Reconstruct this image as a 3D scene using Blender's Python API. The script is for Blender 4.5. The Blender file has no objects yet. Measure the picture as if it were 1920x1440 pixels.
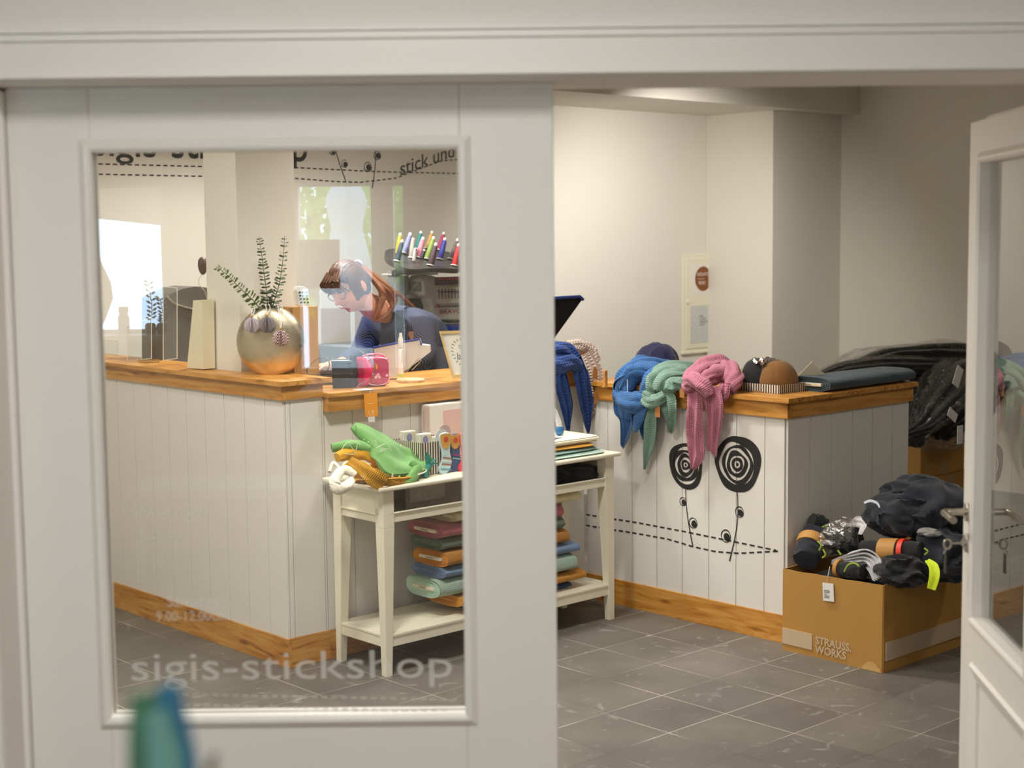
import bpy, math, random
from math import sin, cos, pi, radians, atan2, sqrt
from mathutils import Vector, Matrix, noise
random.seed(7)
SC = bpy.context.scene
COL = SC.collection
# ------------------------------------------------------------------ camera
F = 2865.0; H = 1.70
PITCH = radians(5.62); ROLL = radians(0.60)
fwd = Vector((0, cos(PITCH), -sin(PITCH)))
_up = Vector((0, sin(PITCH), cos(PITCH))); _r = Vector((1, 0, 0))
rgt = cos(ROLL)*_r - sin(ROLL)*_up
upv = cos(ROLL)*_up + sin(ROLL)*_r
cam = bpy.data.cameras.new('camera'); camo = bpy.data.objects.new('camera', cam); COL.objects.link(camo)
cam.sensor_width = 36.0; cam.sensor_fit = 'HORIZONTAL'; cam.lens = F/1920*36
camo.matrix_world = Matrix(((rgt.x, upv.x, -fwd.x, 0), (rgt.y, upv.y, -fwd.y, 0), (rgt.z, upv.z, -fwd.z, H), (0, 0, 0, 1)))
cam.dof.use_dof = True; cam.dof.focus_distance = 6.15; cam.dof.aperture_fstop = 3.1
cam.clip_start = 0.05; cam.clip_end = 100
SC.camera = camo
# ------------------------------------------------------------------ colour management, world
SC.view_settings.view_transform = 'Standard'; SC.view_settings.look = 'None'
SC.view_settings.gamma = 1; SC.view_settings.use_curve_mapping = False
SC.view_settings.exposure = 0.0
world = bpy.data.worlds.new('daylight'); SC.world = world; world.use_nodes = True
wb = world.node_tree.nodes['Background']; wb.inputs[0].default_value = (0.52, 0.74, 1.0, 1); wb.inputs[1].default_value = 14.0
SC.cycles.max_bounces = 8; SC.cycles.transparent_max_bounces = 16
SC.cycles.use_denoising = True
SC.cycles.sample_clamp_indirect = 6.0
# ------------------------------------------------------------------ shop frame: u = to the right and away, v = to the left and away
AZ = radians(47.5); ANG = pi/2 - AZ
U = Vector((sin(AZ), cos(AZ), 0)); V = Vector((-cos(AZ), sin(AZ), 0))
ORG = Vector((-0.8927, 5.9000, 0))
def W(u, v, z): return ORG + U*u + V*v + Vector((0, 0, z))
def _ray(x, y): return fwd + rgt*((x-960)/F) + upv*((720-y)/F)
_C = Vector((0, 0, H))
def _S(P):
    d = P - ORG; return Vector((d.dot(U), d.dot(V), P.z))
def Pz(x, y, z):
    d = _ray(x, y); return _S(_C + d*((z-H)/d.z))
def Pu(x, y, u):
    d = _ray(x, y); return _S(_C + d*((W(u, 0, 0)-_C).dot(U)/d.dot(U)))
def Pv(x, y, v):
    d = _ray(x, y); return _S(_C + d*((W(0, v, 0)-_C).dot(V)/d.dot(V)))
def PY(x, y, Y):
    d = _ray(x, y); return _C + d*(Y/d.y)
MS = Matrix.Translation(ORG) @ Matrix.Rotation(ANG, 4, 'Z')     # shop -> world
MF = Matrix.Identity(4)                                         # foyer -> world
WX = Vector((cos(-ANG), sin(-ANG), 0))   # world X expressed in the shop frame
WY = Vector((cos(pi/2-ANG), sin(pi/2-ANG), 0))
# ------------------------------------------------------------------ lamps and added fill lights
def area(name, loc, sx, sy, power, col=(1, .86, .68), rot=(0, 0, 0), spread=180):
    l = bpy.data.lights.new(name, 'AREA'); l.shape = 'RECTANGLE'; l.size = sx; l.size_y = sy; l.spread = radians(spread); l.energy = power; l.color = col
    o = bpy.data.objects.new(name, l); o.location = loc; o.rotation_euler = rot; COL.objects.link(o); return o
def spot(name, loc, target, power, size, blend=.6, col=(1, .86, .68), rad=.04):
    l = bpy.data.lights.new(name, 'SPOT'); l.energy = power; l.spot_size = radians(size); l.spot_blend = blend; l.color = col; l.shadow_soft_size = rad
    o = bpy.data.objects.new(name, l); o.location = loc
    o.rotation_euler = (Vector(target)-Vector(loc)).to_track_quat('-Z', 'Y').to_euler(); COL.objects.link(o); return o
WARM = (1, .965, .90)
area('shop_lamp_and_fill_light', W(-0.70, -1.12, 2.68), .3, .3, 33, WARM, spread=145)
area('shop_lamp_and_fill_light', W(0.65, -1.12, 2.68), .25, .25, 8, WARM, spread=125)
area('shop_lamp_and_fill_light', W(2.6, -3.2, 2.68), .3, .3, 11, WARM)  # unseen fill added to lift the display counter's dark side face
area('shop_lamp_and_fill_light', W(1.05, -0.30, 2.68), .25, .25, 19, WARM, spread=130)
area('shop_lamp_and_fill_light', W(0.95, 1.0, 2.68), .3, .3, 36, WARM, spread=160)
area('shop_lamp_and_fill_light', W(-1.75, 0.35, 2.68), .3, .3, 14, WARM, spread=150)  # unseen fill added to brighten the tall counter's left panel
spot('shop_spot_light', W(3.3, 0.45, 2.40), W(4.1, 2.0, 1.0), 128, 115, .95, WARM, .06)
spot('shop_spot_light', W(1.6, 0.75, 2.45), W(2.4, 2.0, 1.0), 9, 110, .9, WARM, .06)
spot('shop_spot_light', W(-1.3, 0.3, 2.62), W(.0, .8, .5), 40, 100, .8, WARM, .05)
area('foyer_fill_light', (-0.3, 1.5, 2.66), .7, .7, 36, (1, .985, .97))  # unseen fill added for daylight on the door front
area('foyer_fill_light', (0.4, -0.2, 2.66), .6, .6, 26, (1, .985, .97))  # second unseen fill added for the foyer daylight
# ------------------------------------------------------------------ materials
def lin(c): return c/12.92 if c <= .04045 else ((c+.055)/1.055)**2.4
def hx(s):
    s = s.lstrip('#'); return tuple(lin(int(s[i:i+2], 16)/255) for i in (0, 2, 4)) + (1,)
MATS = {}
def mat(name, col, rough=.6, metal=0, bump=0, bscale=60, var=0, vscale=8, kind=None, sheen=0, **kw):
    if name in MATS: return MATS[name]
    m = bpy.data.materials.new(name); m.use_nodes = True; nt = m.node_tree; b = nt.nodes['Principled BSDF']
    c = hx(col) if isinstance(col, str) else col
    b.inputs['Base Color'].default_value = c; b.inputs['Roughness'].default_value = rough; b.inputs['Metallic'].default_value = metal
    for k, v in kw.items(): b.inputs[k].default_value = v
    if sheen: b.inputs['Sheen Weight'].default_value = sheen
    tc = nt.nodes.new('ShaderNodeTexCoord')
    if var:
        n = nt.nodes.new('ShaderNodeTexNoise'); n.inputs['Scale'].default_value = vscale; n.inputs['Detail'].default_value = 6
        nt.links.new(tc.outputs['Object'], n.inputs['Vector'])
        mx = nt.nodes.new('ShaderNodeMixRGB'); mx.inputs['Color1'].default_value = tuple(x*(1-var) for x in c[:3])+(1,)
        mx.inputs['Color2'].default_value = tuple(min(1, x*(1+var)) for x in c[:3])+(1,)
        nt.links.new(n.outputs['Fac'], mx.inputs['Fac']); nt.links.new(mx.outputs[0], b.inputs['Base Color'])
    if bump:
        bp = nt.nodes.new('ShaderNodeBump'); bp.inputs['Strength'].default_value = bump; bp.inputs['Distance'].default_value = .002
        if kind == 'weave':
            sep = nt.nodes.new('ShaderNodeSeparateXYZ'); nt.links.new(tc.outputs['UV'], sep.inputs[0]); ms = []
            for ax in (0, 1):
                q = nt.nodes.new('ShaderNodeMath'); q.operation = 'MULTIPLY'; q.inputs[1].default_value = bscale; nt.links.new(sep.outputs[ax], q.inputs[0])
                s_ = nt.nodes.new('ShaderNodeMath'); s_.operation = 'SINE'; nt.links.new(q.outputs[0], s_.inputs[0]); ms.append(s_)
            q = nt.nodes.new('ShaderNodeMath'); q.operation = 'MINIMUM'; nt.links.new(ms[0].outputs[0], q.inputs[0]); nt.links.new(ms[1].outputs[0], q.inputs[1])
            nt.links.new(q.outputs[0], bp.inputs['Height'])
            rmp = nt.nodes.new('ShaderNodeMixRGB'); rmp.inputs['Color1'].default_value = tuple(x*.78 for x in c[:3])+(1,); rmp.inputs['Color2'].default_value = tuple(min(1, x*1.15) for x in c[:3])+(1,)
            mr = nt.nodes.new('ShaderNodeMapRange'); mr.inputs[1].default_value = -1; mr.inputs[2].default_value = .6
            nt.links.new(q.outputs[0], mr.inputs[0]); nt.links.new(mr.outputs[0], rmp.inputs['Fac']); nt.links.new(rmp.outputs[0], b.inputs['Base Color'])
        else:
            n2 = nt.nodes.new('ShaderNodeTexNoise'); n2.inputs['Scale'].default_value = bscale; n2.inputs['Detail'].default_value = 5
            nt.links.new(tc.outputs['Object'], n2.inputs['Vector']); nt.links.new(n2.outputs['Fac'], bp.inputs['Height'])
        nt.links.new(bp.outputs[0], b.inputs['Normal'])
    MATS[name] = m; return m
def ramp(nt, fac, stops):
    r = nt.nodes.new('ShaderNodeValToRGB'); e = r.color_ramp.elements
    while len(e) > 1: e.remove(e[-1])
    e[0].position = stops[0][0]; e[0].color = stops[0][1]
    for p, c in stops[1:]:
        x = e.new(p); x.color = c
    nt.links.new(fac, r.inputs[0]); return r
def wood(name, axis, light='#d9a052', mid='#c58535', dark='#8a5420', rough=.38, sc=1.0):
    if name in MATS: return MATS[name]
    m = bpy.data.materials.new(name); m.use_nodes = True; nt = m.node_tree; b = nt.nodes['Principled BSDF']
    tc = nt.nodes.new('ShaderNodeTexCoord'); mp = nt.nodes.new('ShaderNodeMapping')
    s = [9*sc, 9*sc, 9*sc]; s[axis] = 1.1*sc; mp.inputs['Scale'].default_value = s
    nt.links.new(tc.outputs['Object'], mp.inputs[0])
    n = nt.nodes.new('ShaderNodeTexNoise'); n.inputs['Scale'].default_value = 2.6; n.inputs['Detail'].default_value = 9; n.inputs['Distortion'].default_value = 1.6
    nt.links.new(mp.outputs[0], n.inputs['Vector'])
    r = ramp(nt, n.outputs['Fac'], [(.28, hx(dark)), (.42, hx(mid)), (.62, hx(light)), (.8, hx(mid))])
    mp2 = nt.nodes.new('ShaderNodeMapping'); s2 = [120*sc]*3; s2[axis] = 5*sc; mp2.inputs['Scale'].default_value = s2; nt.links.new(tc.outputs['Object'], mp2.inputs[0])
    n2 = nt.nodes.new('ShaderNodeTexNoise'); n2.inputs['Scale'].default_value = 1.0; n2.inputs['Detail'].default_value = 3; nt.links.new(mp2.outputs[0], n2.inputs['Vector'])
    mx = nt.nodes.new('ShaderNodeMixRGB'); mx.blend_type = 'MULTIPLY'; mx.inputs['Fac'].default_value = .35
    r2 = ramp(nt, n2.outputs['Fac'], [(.3, (.55, .5, .42, 1)), (.6, (1, 1, 1, 1))])
    nt.links.new(r.outputs[0], mx.inputs[1]); nt.links.new(r2.outputs[0], mx.inputs[2])
    # knots
    vo = nt.nodes.new('ShaderNodeTexVoronoi'); vo.inputs['Scale'].default_value = 1.0; mp3 = nt.nodes.new('ShaderNodeMapping'); s3 = [9*sc]*3; s3[axis] = 2.6*sc; mp3.inputs['Scale'].default_value = s3
    nt.links.new(tc.outputs['Object'], mp3.inputs[0]); nt.links.new(mp3.outputs[0], vo.inputs['Vector'])
    r3 = ramp(nt, vo.outputs['Distance'], [(.0, hx('#5a3514')), (.06, hx('#7a4a1c')), (.13, (1, 1, 1, 1))])
    mx2 = nt.nodes.new('ShaderNodeMixRGB'); mx2.blend_type = 'MULTIPLY'; mx2.inputs['Fac'].default_value = .6
    nt.links.new(mx.outputs[0], mx2.inputs[1]); nt.links.new(r3.outputs[0], mx2.inputs[2])
    nt.links.new(mx2.outputs[0], b.inputs['Base Color']); b.inputs['Roughness'].default_value = rough
    bp = nt.nodes.new('ShaderNodeBump'); bp.inputs['Strength'].default_value = .15; bp.inputs['Distance'].default_value = .001
    nt.links.new(n2.outputs['Fac'], bp.inputs['Height']); nt.links.new(bp.outputs[0], b.inputs['Normal'])
    MATS[name] = m; return m
def glass_mat(name, tint=(1, 1, 1, 1), extra=0.0, rough=0.0, ior=1.5, alpha=0.0, acol=(1, 1, 1, 1)):
    """thin clear sheet: see-through, with the reflection of the sheet's two faces"""
    if name in MATS: return MATS[name]
    m = bpy.data.materials.new(name); m.use_nodes = True; nt = m.node_tree; nt.nodes.clear()
    out = nt.nodes.new('ShaderNodeOutputMaterial'); tr = nt.nodes.new('ShaderNodeBsdfTransparent'); tr.inputs[0].default_value = tint
    gl = nt.nodes.new('ShaderNodeBsdfGlossy'); gl.inputs['Roughness'].default_value = rough
    fr = nt.nodes.new('ShaderNodeFresnel'); geo = nt.nodes.new('ShaderNodeNewGeometry'); im = nt.nodes.new('ShaderNodeMapRange')
    im.inputs[3].default_value = ior; im.inputs[4].default_value = 1/ior; nt.links.new(geo.outputs['Backfacing'], im.inputs[0]); nt.links.new(im.outputs[0], fr.inputs[0])
    ad = nt.nodes.new('ShaderNodeMath'); ad.operation = 'ADD'; ad.inputs[1].default_value = extra; nt.links.new(fr.outputs[0], ad.inputs[0])
    mx = nt.nodes.new('ShaderNodeMixShader'); nt.links.new(ad.outputs[0], mx.inputs[0]); nt.links.new(tr.outputs[0], mx.inputs[1]); nt.links.new(gl.outputs[0], mx.inputs[2])
    last = mx
    if alpha:
        df = nt.nodes.new('ShaderNodeBsdfDiffuse'); df.inputs[0].default_value = acol
        m2 = nt.nodes.new('ShaderNodeMixShader'); m2.inputs[0].default_value = alpha
        nt.links.new(mx.outputs[0], m2.inputs[1]); nt.links.new(df.outputs[0], m2.inputs[2]); last = m2
    nt.links.new(last.outputs[0], out.inputs[0]); MATS[name] = m; return m
def film_mat(name, alpha=.3, bscale=45):
    """crinkled clear plastic film"""
    m = bpy.data.materials.new(name); m.use_nodes = True; nt = m.node_tree; nt.nodes.clear()
    out = nt.nodes.new('ShaderNodeOutputMaterial'); tr = nt.nodes.new('ShaderNodeBsdfTransparent')
    gl = nt.nodes.new('ShaderNodeBsdfGlossy'); gl.inputs['Roughness'].default_value = .09; gl.inputs[0].default_value = (.9, .9, .9, 1)
    tc = nt.nodes.new('ShaderNodeTexCoord'); n = nt.nodes.new('ShaderNodeTexNoise'); n.inputs['Scale'].default_value = bscale; n.inputs['Detail'].default_value = 3; n.inputs['Distortion'].default_value = 2.5
    mp = nt.nodes.new('ShaderNodeMapping'); mp.inputs['Scale'].default_value = (1, .35, .5); nt.links.new(tc.outputs['Object'], mp.inputs[0]); nt.links.new(mp.outputs[0], n.inputs['Vector'])
    bp = nt.nodes.new('ShaderNodeBump'); bp.inputs['Strength'].default_value = 1; bp.inputs['Distance'].default_value = .03
    nt.links.new(n.outputs['Fac'], bp.inputs['Height']); nt.links.new(bp.outputs[0], gl.inputs['Normal'])
    lw = nt.nodes.new('ShaderNodeLayerWeight'); lw.inputs[0].default_value = .35; nt.links.new(bp.outputs[0], lw.inputs['Normal'])
    mr = nt.nodes.new('ShaderNodeMapRange'); mr.inputs[3].default_value = alpha*.35; mr.inputs[4].default_value = alpha*2.2; nt.links.new(lw.outputs['Facing'], mr.inputs[0])
    mx = nt.nodes.new('ShaderNodeMixShader'); nt.links.new(mr.outputs[0], mx.inputs[0]); nt.links.new(tr.outputs[0], mx.inputs[1]); nt.links.new(gl.outputs[0], mx.inputs[2])
    nt.links.new(mx.outputs[0], out.inputs[0]); MATS[name] = m; return m
def paper_mat(name, col, trans=.5):
    if name in MATS: return MATS[name]
    m = bpy.data.materials.new(name); m.use_nodes = True; nt = m.node_tree; nt.nodes.clear()
    out = nt.nodes.new('ShaderNodeOutputMaterial'); a = nt.nodes.new('ShaderNodeBsdfDiffuse'); b = nt.nodes.new('ShaderNodeBsdfTranslucent')
    a.inputs[0].default_value = hx(col); b.inputs[0].default_value = hx(col)
    mx = nt.nodes.new('ShaderNodeMixShader'); mx.inputs[0].default_value = trans
    nt.links.new(a.outputs[0], mx.inputs[1]); nt.links.new(b.outputs[0], mx.inputs[2]); nt.links.new(mx.outputs[0], out.inputs[0]); MATS[name] = m; return m
def floor_mat():
    m = bpy.data.materials.new('grey_floor_tile'); m.use_nodes = True; nt = m.node_tree; b = nt.nodes['Principled BSDF']
    tc = nt.nodes.new('ShaderNodeTexCoord'); mp = nt.nodes.new('ShaderNodeMapping')
    # object coordinates of the floor are shop coordinates; grid of 30 cm tiles
    mp.inputs['Location'].default_value = (-.191+3.01*2, .056+3.01*2, 0); nt.links.new(tc.outputs['Object'], mp.inputs[0])
    br = nt.nodes.new('ShaderNodeTexBrick'); br.offset = 0; br.inputs['Scale'].default_value = 1; br.inputs['Mortar Size'].default_value = .0016
    br.inputs['Brick Width'].default_value = .3005; br.inputs['Row Height'].default_value = .3005; br.inputs['Mortar Smooth'].default_value = .2; br.inputs['Bias'].default_value = 0
    nt.links.new(mp.outputs[0], br.inputs['Vector'])
    br.inputs['Color1'].default_value = hx('#68635c'); br.inputs['Color2'].default_value = hx('#736e65')
    n0 = nt.nodes.new('ShaderNodeTexNoise'); n0.inputs['Scale'].default_value = 1.7; n0.inputs['Detail'].default_value = 2; nt.links.new(tc.outputs['Object'], n0.inputs['Vector'])
    rg = ramp(nt, n0.outputs['Fac'], [(.42, hx('#55504a')), (.56, hx('#c9c2b4'))]); nt.links.new(rg.outputs[0], br.inputs['Mortar'])
    n = nt.nodes.new('ShaderNodeTexNoise'); n.inputs['Scale'].default_value = 3.2; n.inputs['Detail'].default_value = 8; nt.links.new(tc.outputs['Object'], n.inputs['Vector'])
    r = ramp(nt, n.outputs['Fac'], [(.3, (.72, .72, .72, 1)), (.7, (1.15, 1.14, 1.12, 1))])
    mx = nt.nodes.new('ShaderNodeMixRGB'); mx.blend_type = 'MULTIPLY'; mx.inputs['Fac'].default_value = .8; nt.links.new(br.outputs[0], mx.inputs[1]); nt.links.new(r.outputs[0], mx.inputs[2])
    # chalky scuffs
    n3 = nt.nodes.new('ShaderNodeTexNoise'); n3.inputs['Scale'].default_value = 9; n3.inputs['Detail'].default_value = 7; n3.inputs['Distortion'].default_value = 2; nt.links.new(tc.outputs['Object'], n3.inputs['Vector'])
    r3 = ramp(nt, n3.outputs['Fac'], [(.62, (0, 0, 0, 1)), (.78, (.35, .34, .32, 1))])
    ad = nt.nodes.new('ShaderNodeMixRGB'); ad.blend_type = 'ADD'; ad.inputs['Fac'].default_value = .5; nt.links.new(mx.outputs[0], ad.inputs[1]); nt.links.new(r3.outputs[0], ad.inputs[2])
    nt.links.new(ad.outputs[0], b.inputs['Base Color']); b.inputs['Roughness'].default_value = .52
    n4 = nt.nodes.new('ShaderNodeTexNoise'); n4.inputs['Scale'].default_value = 220; nt.links.new(tc.outputs['Object'], n4.inputs['Vector'])
    bp = nt.nodes.new('ShaderNodeBump'); bp.inputs['Strength'].default_value = .12; bp.inputs['Distance'].default_value = .001; nt.links.new(n4.outputs['Fac'], bp.inputs['Height']); nt.links.new(bp.outputs[0], b.inputs['Normal'])
    return m
# common materials
WALL = mat('wall_paint', '#e6e1d5', .85, bump=.05, bscale=300)
WHITE = mat('white_lacquer', '#ece8e0', .35)
PANEL = mat('panel_paint', '#e6e2da', .5)
CREAM = mat('cream_lacquer', '#efe8d2', .35)
BLACKV = mat('black_vinyl', '#2b2a2c', .5)
WOODU = wood('oak_along_u', 0); WOODV = wood('oak_along_v', 1)
DARK = mat('dark_plastic', '#1d1e22', .4); METAL = mat('brushed_steel', '#b8b2a8', .28, 1)
GROOVE = mat('groove_paint', '#cbc4b4', .6)
# ------------------------------------------------------------------ mesh builder
BASE = {}
class MB:
    def __init__(s): s.v = []; s.f = []; s.uv = []; s.m = []; s.hasuv = False
    def add(s, vs, fs, uvs=None, mi=0, M=None):
        o = len(s.v)
        for p in vs: s.v.append(tuple(M @ Vector(p)) if M is not None else tuple(p))
        for k, f in enumerate(fs):
            s.f.append(tuple(i+o for i in f)); s.m.append(mi)
            s.uv.append([uvs[i] for i in f] if uvs else [(0, 0)]*len(f))
        if uvs: s.hasuv = True
        return s
    def box(s, a, b, M=None, mi=0):
        x0, y0, z0 = a; x1, y1, z1 = b
        vs = [(x0, y0, z0), (x1, y0, z0), (x1, y1, z0), (x0, y1, z0), (x0, y0, z1), (x1, y0, z1), (x1, y1, z1), (x0, y1, z1)]
        return s.add(vs, [(0, 3, 2, 1), (4, 5, 6, 7), (0, 1, 5, 4), (1, 2, 6, 5), (2, 3, 7, 6), (3, 0, 4, 7)], M=M, mi=mi)
    def frustum(s, a, b, M=None, mi=0):
        """a,b: four corner points each (bottom loop, top loop)"""
        return s.add(list(a)+list(b), [(3, 2, 1, 0), (4, 5, 6, 7), (0, 1, 5, 4), (1, 2, 6, 5), (2, 3, 7, 6), (3, 0, 4, 7)], M=M, mi=mi)
    def prism(s, pts, fn0, fn1, mi=0):
        n = len(pts); vs = [fn0(*p) for p in pts]+[fn1(*p) for p in pts]
        fs = [tuple(range(n))[::-1], tuple(range(n, 2*n))]+[(i, (i+1) % n, (i+1) % n+n, i+n) for i in range(n)]
        return s.add(vs, fs, mi=mi)
    def lathe(s, prof, n=24, M=None, cap=True, mi=0, sx=1, sy=1):
        vs = []; fs = []
        for r, z in prof:
            for i in range(n):
                a = 2*pi*i/n; vs.append((r*cos(a)*sx, r*sin(a)*sy, z))
        for k in range(len(prof)-1):
            for i in range(n):
                j = (i+1) % n; fs.append((k*n+i, k*n+j, (k+1)*n+j, (k+1)*n+i))
        if cap: fs.append(tuple(range(n))[::-1]); fs.append(tuple((len(prof)-1)*n+i for i in range(n)))
        return s.add(vs, fs, M=M, mi=mi)
    def tube(s, pts, r, n=8, closed=False, rf=None, up=None, mi=0, squash=1.0):
        """sweep; r number or list; rf(k,ang)->radius factor"""
        P = [Vector(p) for p in pts]; m = len(P); vs = []; uvs = []
        ref = Vector(up) if up else Vector((.13, .21, .97)); acc = 0
        for k in range(m):
            a = P[(k-1) % m] if (closed or k > 0) else P[k]; b = P[(k+1) % m] if (closed or k < m-1) else P[k]
            t = (b-a).normalized()
            if k: acc += (P[k]-P[k-1]).length
            sd = t.cross(ref)
            if sd.length < 1e-4: sd = t.cross(Vector((1, .3, 0)))
            sd.normalize(); nn = sd.cross(t).normalized(); rr = r[k] if isinstance(r, (list, tuple)) else r
            for i in range(n+1):
                g = 2*pi*i/n; q = rr*(rf(k/(m-1 if m > 1 else 1), g) if rf else 1)
                vs.append(P[k]+sd*(q*cos(g))+nn*(q*sin(g)*squash)); uvs.append((acc, g*rr))
        fs = []; N = n+1
        for k in range(m if closed else m-1):
            for i in range(n):
                k2 = (k+1) % m; fs.append((k*N+i, k*N+i+1, k2*N+i+1, k2*N+i))
        if not closed:
            fs.append(tuple(range(n))[::-1]); fs.append(tuple((m-1)*N+i for i in range(n)))
        return s.add(vs, fs, uvs, mi=mi)
    def sheet(s, fn, nu, nv, th=0.0, mi=0, uvs=(1, 1)):
        """fn(a,b)->Vector for a,b in 0..1; with thickness th"""
        g = [[Vector(fn(i/nu, j/nv)) for j in range(nv+1)] for i in range(nu+1)]
        vs = []; uu = []
        def nrm(i, j):
            a = g[min(i+1, nu)][j]-g[max(i-1, 0)][j]; b = g[i][min(j+1, nv)]-g[i][max(j-1, 0)]
            n_ = a.cross(b); return n_.normalized() if n_.length > 1e-9 else Vector((0, 0, 1))
        for i in range(nu+1):
            for j in range(nv+1): vs.append(g[i][j]); uu.append((i/nu*uvs[0], j/nv*uvs[1]))
        N = nv+1; K = len(vs); fs = [(i*N+j, (i+1)*N+j, (i+1)*N+j+1, i*N+j+1) for i in range(nu) for j in range(nv)]
        if th:
            for i in range(nu+1):
                for j in range(nv+1): vs.append(g[i][j]-nrm(i, j)*th); uu.append((i/nu*uvs[0], j/nv*uvs[1]))
            fs += [tuple(x+K for x in f[::-1]) for f in list(fs)]
            for i in range(nu):
                fs.append((i*N, i*N+K, (i+1)*N+K, (i+1)*N)); fs.append(((i+1)*N+nv, (i+1)*N+nv+K, i*N+nv+K, i*N+nv))
            for j in range(nv):
                fs.append((j+1, j+1+K, j+K, j)); fs.append((nu*N+j, nu*N+j+K, nu*N+j+1+K, nu*N+j+1))
        return s.add(vs, fs, uu, mi=mi)
    def blob(s, fn, nu=32, nv=20, M=None, mi=0):
        """closed surface: fn(direction)->point"""
        vs = []; fs = []; uu = []
        for j in range(1, nv):
            th = pi*j/nv
            for i in range(nu):
                ph = 2*pi*i/nu; d = Vector((sin(th)*cos(ph), sin(th)*sin(ph), cos(th))); vs.append(fn(d)); uu.append((i/nu, j/nv))
        top = len(vs); vs.append(fn(Vector((0, 0, 1)))); bot = len(vs); vs.append(fn(Vector((0, 0, -1)))); uu += [(0, 0), (0, 1)]
        for j in range(nv-2):
            for i in range(nu): fs.append((j*nu+i, (j+1)*nu+i, (j+1)*nu+(i+1) % nu, j*nu+(i+1) % nu))
        for i in range(nu):
            fs.append((top, i, (i+1) % nu)); fs.append((bot, (nv-2)*nu+(i+1) % nu, (nv-2)*nu+i))
        return s.add(vs, fs, uu, M=M, mi=mi)
    def build(s, name, mats, parent=None, base=None, frame='S', smooth=True, bevel=0, label=None, cat=None, group=None, kind=None, subsurf=0):
        if parent is not None: base, frame = BASE[parent.name]
        if base is None:
            xs = [p[0] for p in s.v]; ys = [p[1] for p in s.v]; zs = [p[2] for p in s.v]
            base = ((min(xs)+max(xs))/2, (min(ys)+max(ys))/2, min(zs))
        me = bpy.data.meshes.new(name); me.from_pydata([(x-base[0], y-base[1], z-base[2]) for x, y, z in s.v], [], s.f)
        if not isinstance(mats, (list, tuple)): mats = [mats]
        for m in mats: me.materials.append(m)
        for p, mi in zip(me.polygons, s.m): p.material_index = mi; p.use_smooth = smooth
        if s.hasuv:
            ul = me.uv_layers.new(name='uv'); k = 0
            for u in s.uv:
                for c in u: ul.data[k].uv = c; k += 1
        if smooth:
            try: me.set_sharp_from_angle(angle=radians(38))
            except Exception: pass
        me.update()
        o = bpy.data.objects.new(name, me); COL.objects.link(o); BASE[o.name] = (base, frame)
        if parent is not None: o.parent = parent
        else:
            Mx = MS if frame == 'S' else MF
            o.matrix_world = Mx @ Matrix.Translation(base)
        if bevel:
            b = o.modifiers.new('bevel', 'BEVEL'); b.width = bevel; b.segments = 2; b.limit_method = 'ANGLE'; b.angle_limit = radians(40)
        if subsurf:
            b = o.modifiers.new('subd', 'SUBSURF'); b.levels = subsurf; b.render_levels = subsurf
        tag(o, label, cat, group, kind); return o
def tag(o, label=None, cat=None, group=None, kind=None):
    if label: o['label'] = label
    if cat: o['category'] = cat
    if group: o['group'] = group
    if kind: o['kind'] = kind
    return o
def thing(name, label, cat, base, group=None, frame='S', kind=None):
    o = bpy.data.objects.new(name, None); COL.objects.link(o); o.empty_display_size = .05
    base = tuple(base); BASE[o.name] = (base, frame)
    o.matrix_world = (MS if frame == 'S' else MF) @ Matrix.Translation(base)
    return tag(o, label, cat, group, kind)
def cr(pts, n=8, closed=False):
    """Catmull-Rom through points"""
    P = [Vector(p) for p in pts]; out = []; m = len(P)
    rng = m if closed else m-1
    for i in range(rng):
        if closed: p0, p1, p2, p3 = P[(i-1) % m], P[i], P[(i+1) % m], P[(i+2) % m]
        else: p0, p1, p2, p3 = P[max(i-1, 0)], P[i], P[i+1], P[min(i+2, m-1)]
        for k in range(n):
            t = k/n; out.append(.5*((2*p1)+(-p0+p2)*t+(2*p0-5*p1+4*p2-p3)*t*t+(-p0+3*p1-3*p2+p3)*t**3))
    if not closed: out.append(P[-1].copy())
    return out
def lerp(a, b, t): return a+(b-a)*t
def interp(xs, t):
    """piecewise-linear over equally spaced list"""
    k = t*(len(xs)-1); i = min(int(k), len(xs)-2); return lerp(xs[i], xs[i+1], k-i)
def text_mb(mb, s, size, fn, align='LEFT', ext=.0, mi=0, bold=0.0, shear=0):
    cu = bpy.data.curves.new('t', 'FONT'); cu.body = s; cu.size = size; cu.align_x = align; cu.extrude = ext/2; cu.offset = bold; cu.shear = shear; cu.resolution_u = 3
    ob = bpy.data.objects.new('t', cu); COL.objects.link(ob); bpy.context.view_layer.update()
    me = bpy.data.meshes.new_from_object(ob.evaluated_get(bpy.context.evaluated_depsgraph_get()))
    vs = [fn(v.co.x, v.co.y, v.co.z+ext/2) for v in me.vertices]; fs = [tuple(p.vertices) for p in me.polygons]
    mb.add(vs, fs, mi=mi); bpy.data.objects.remove(ob); bpy.data.meshes.remove(me); bpy.data.curves.remove(cu); return mb
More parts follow.
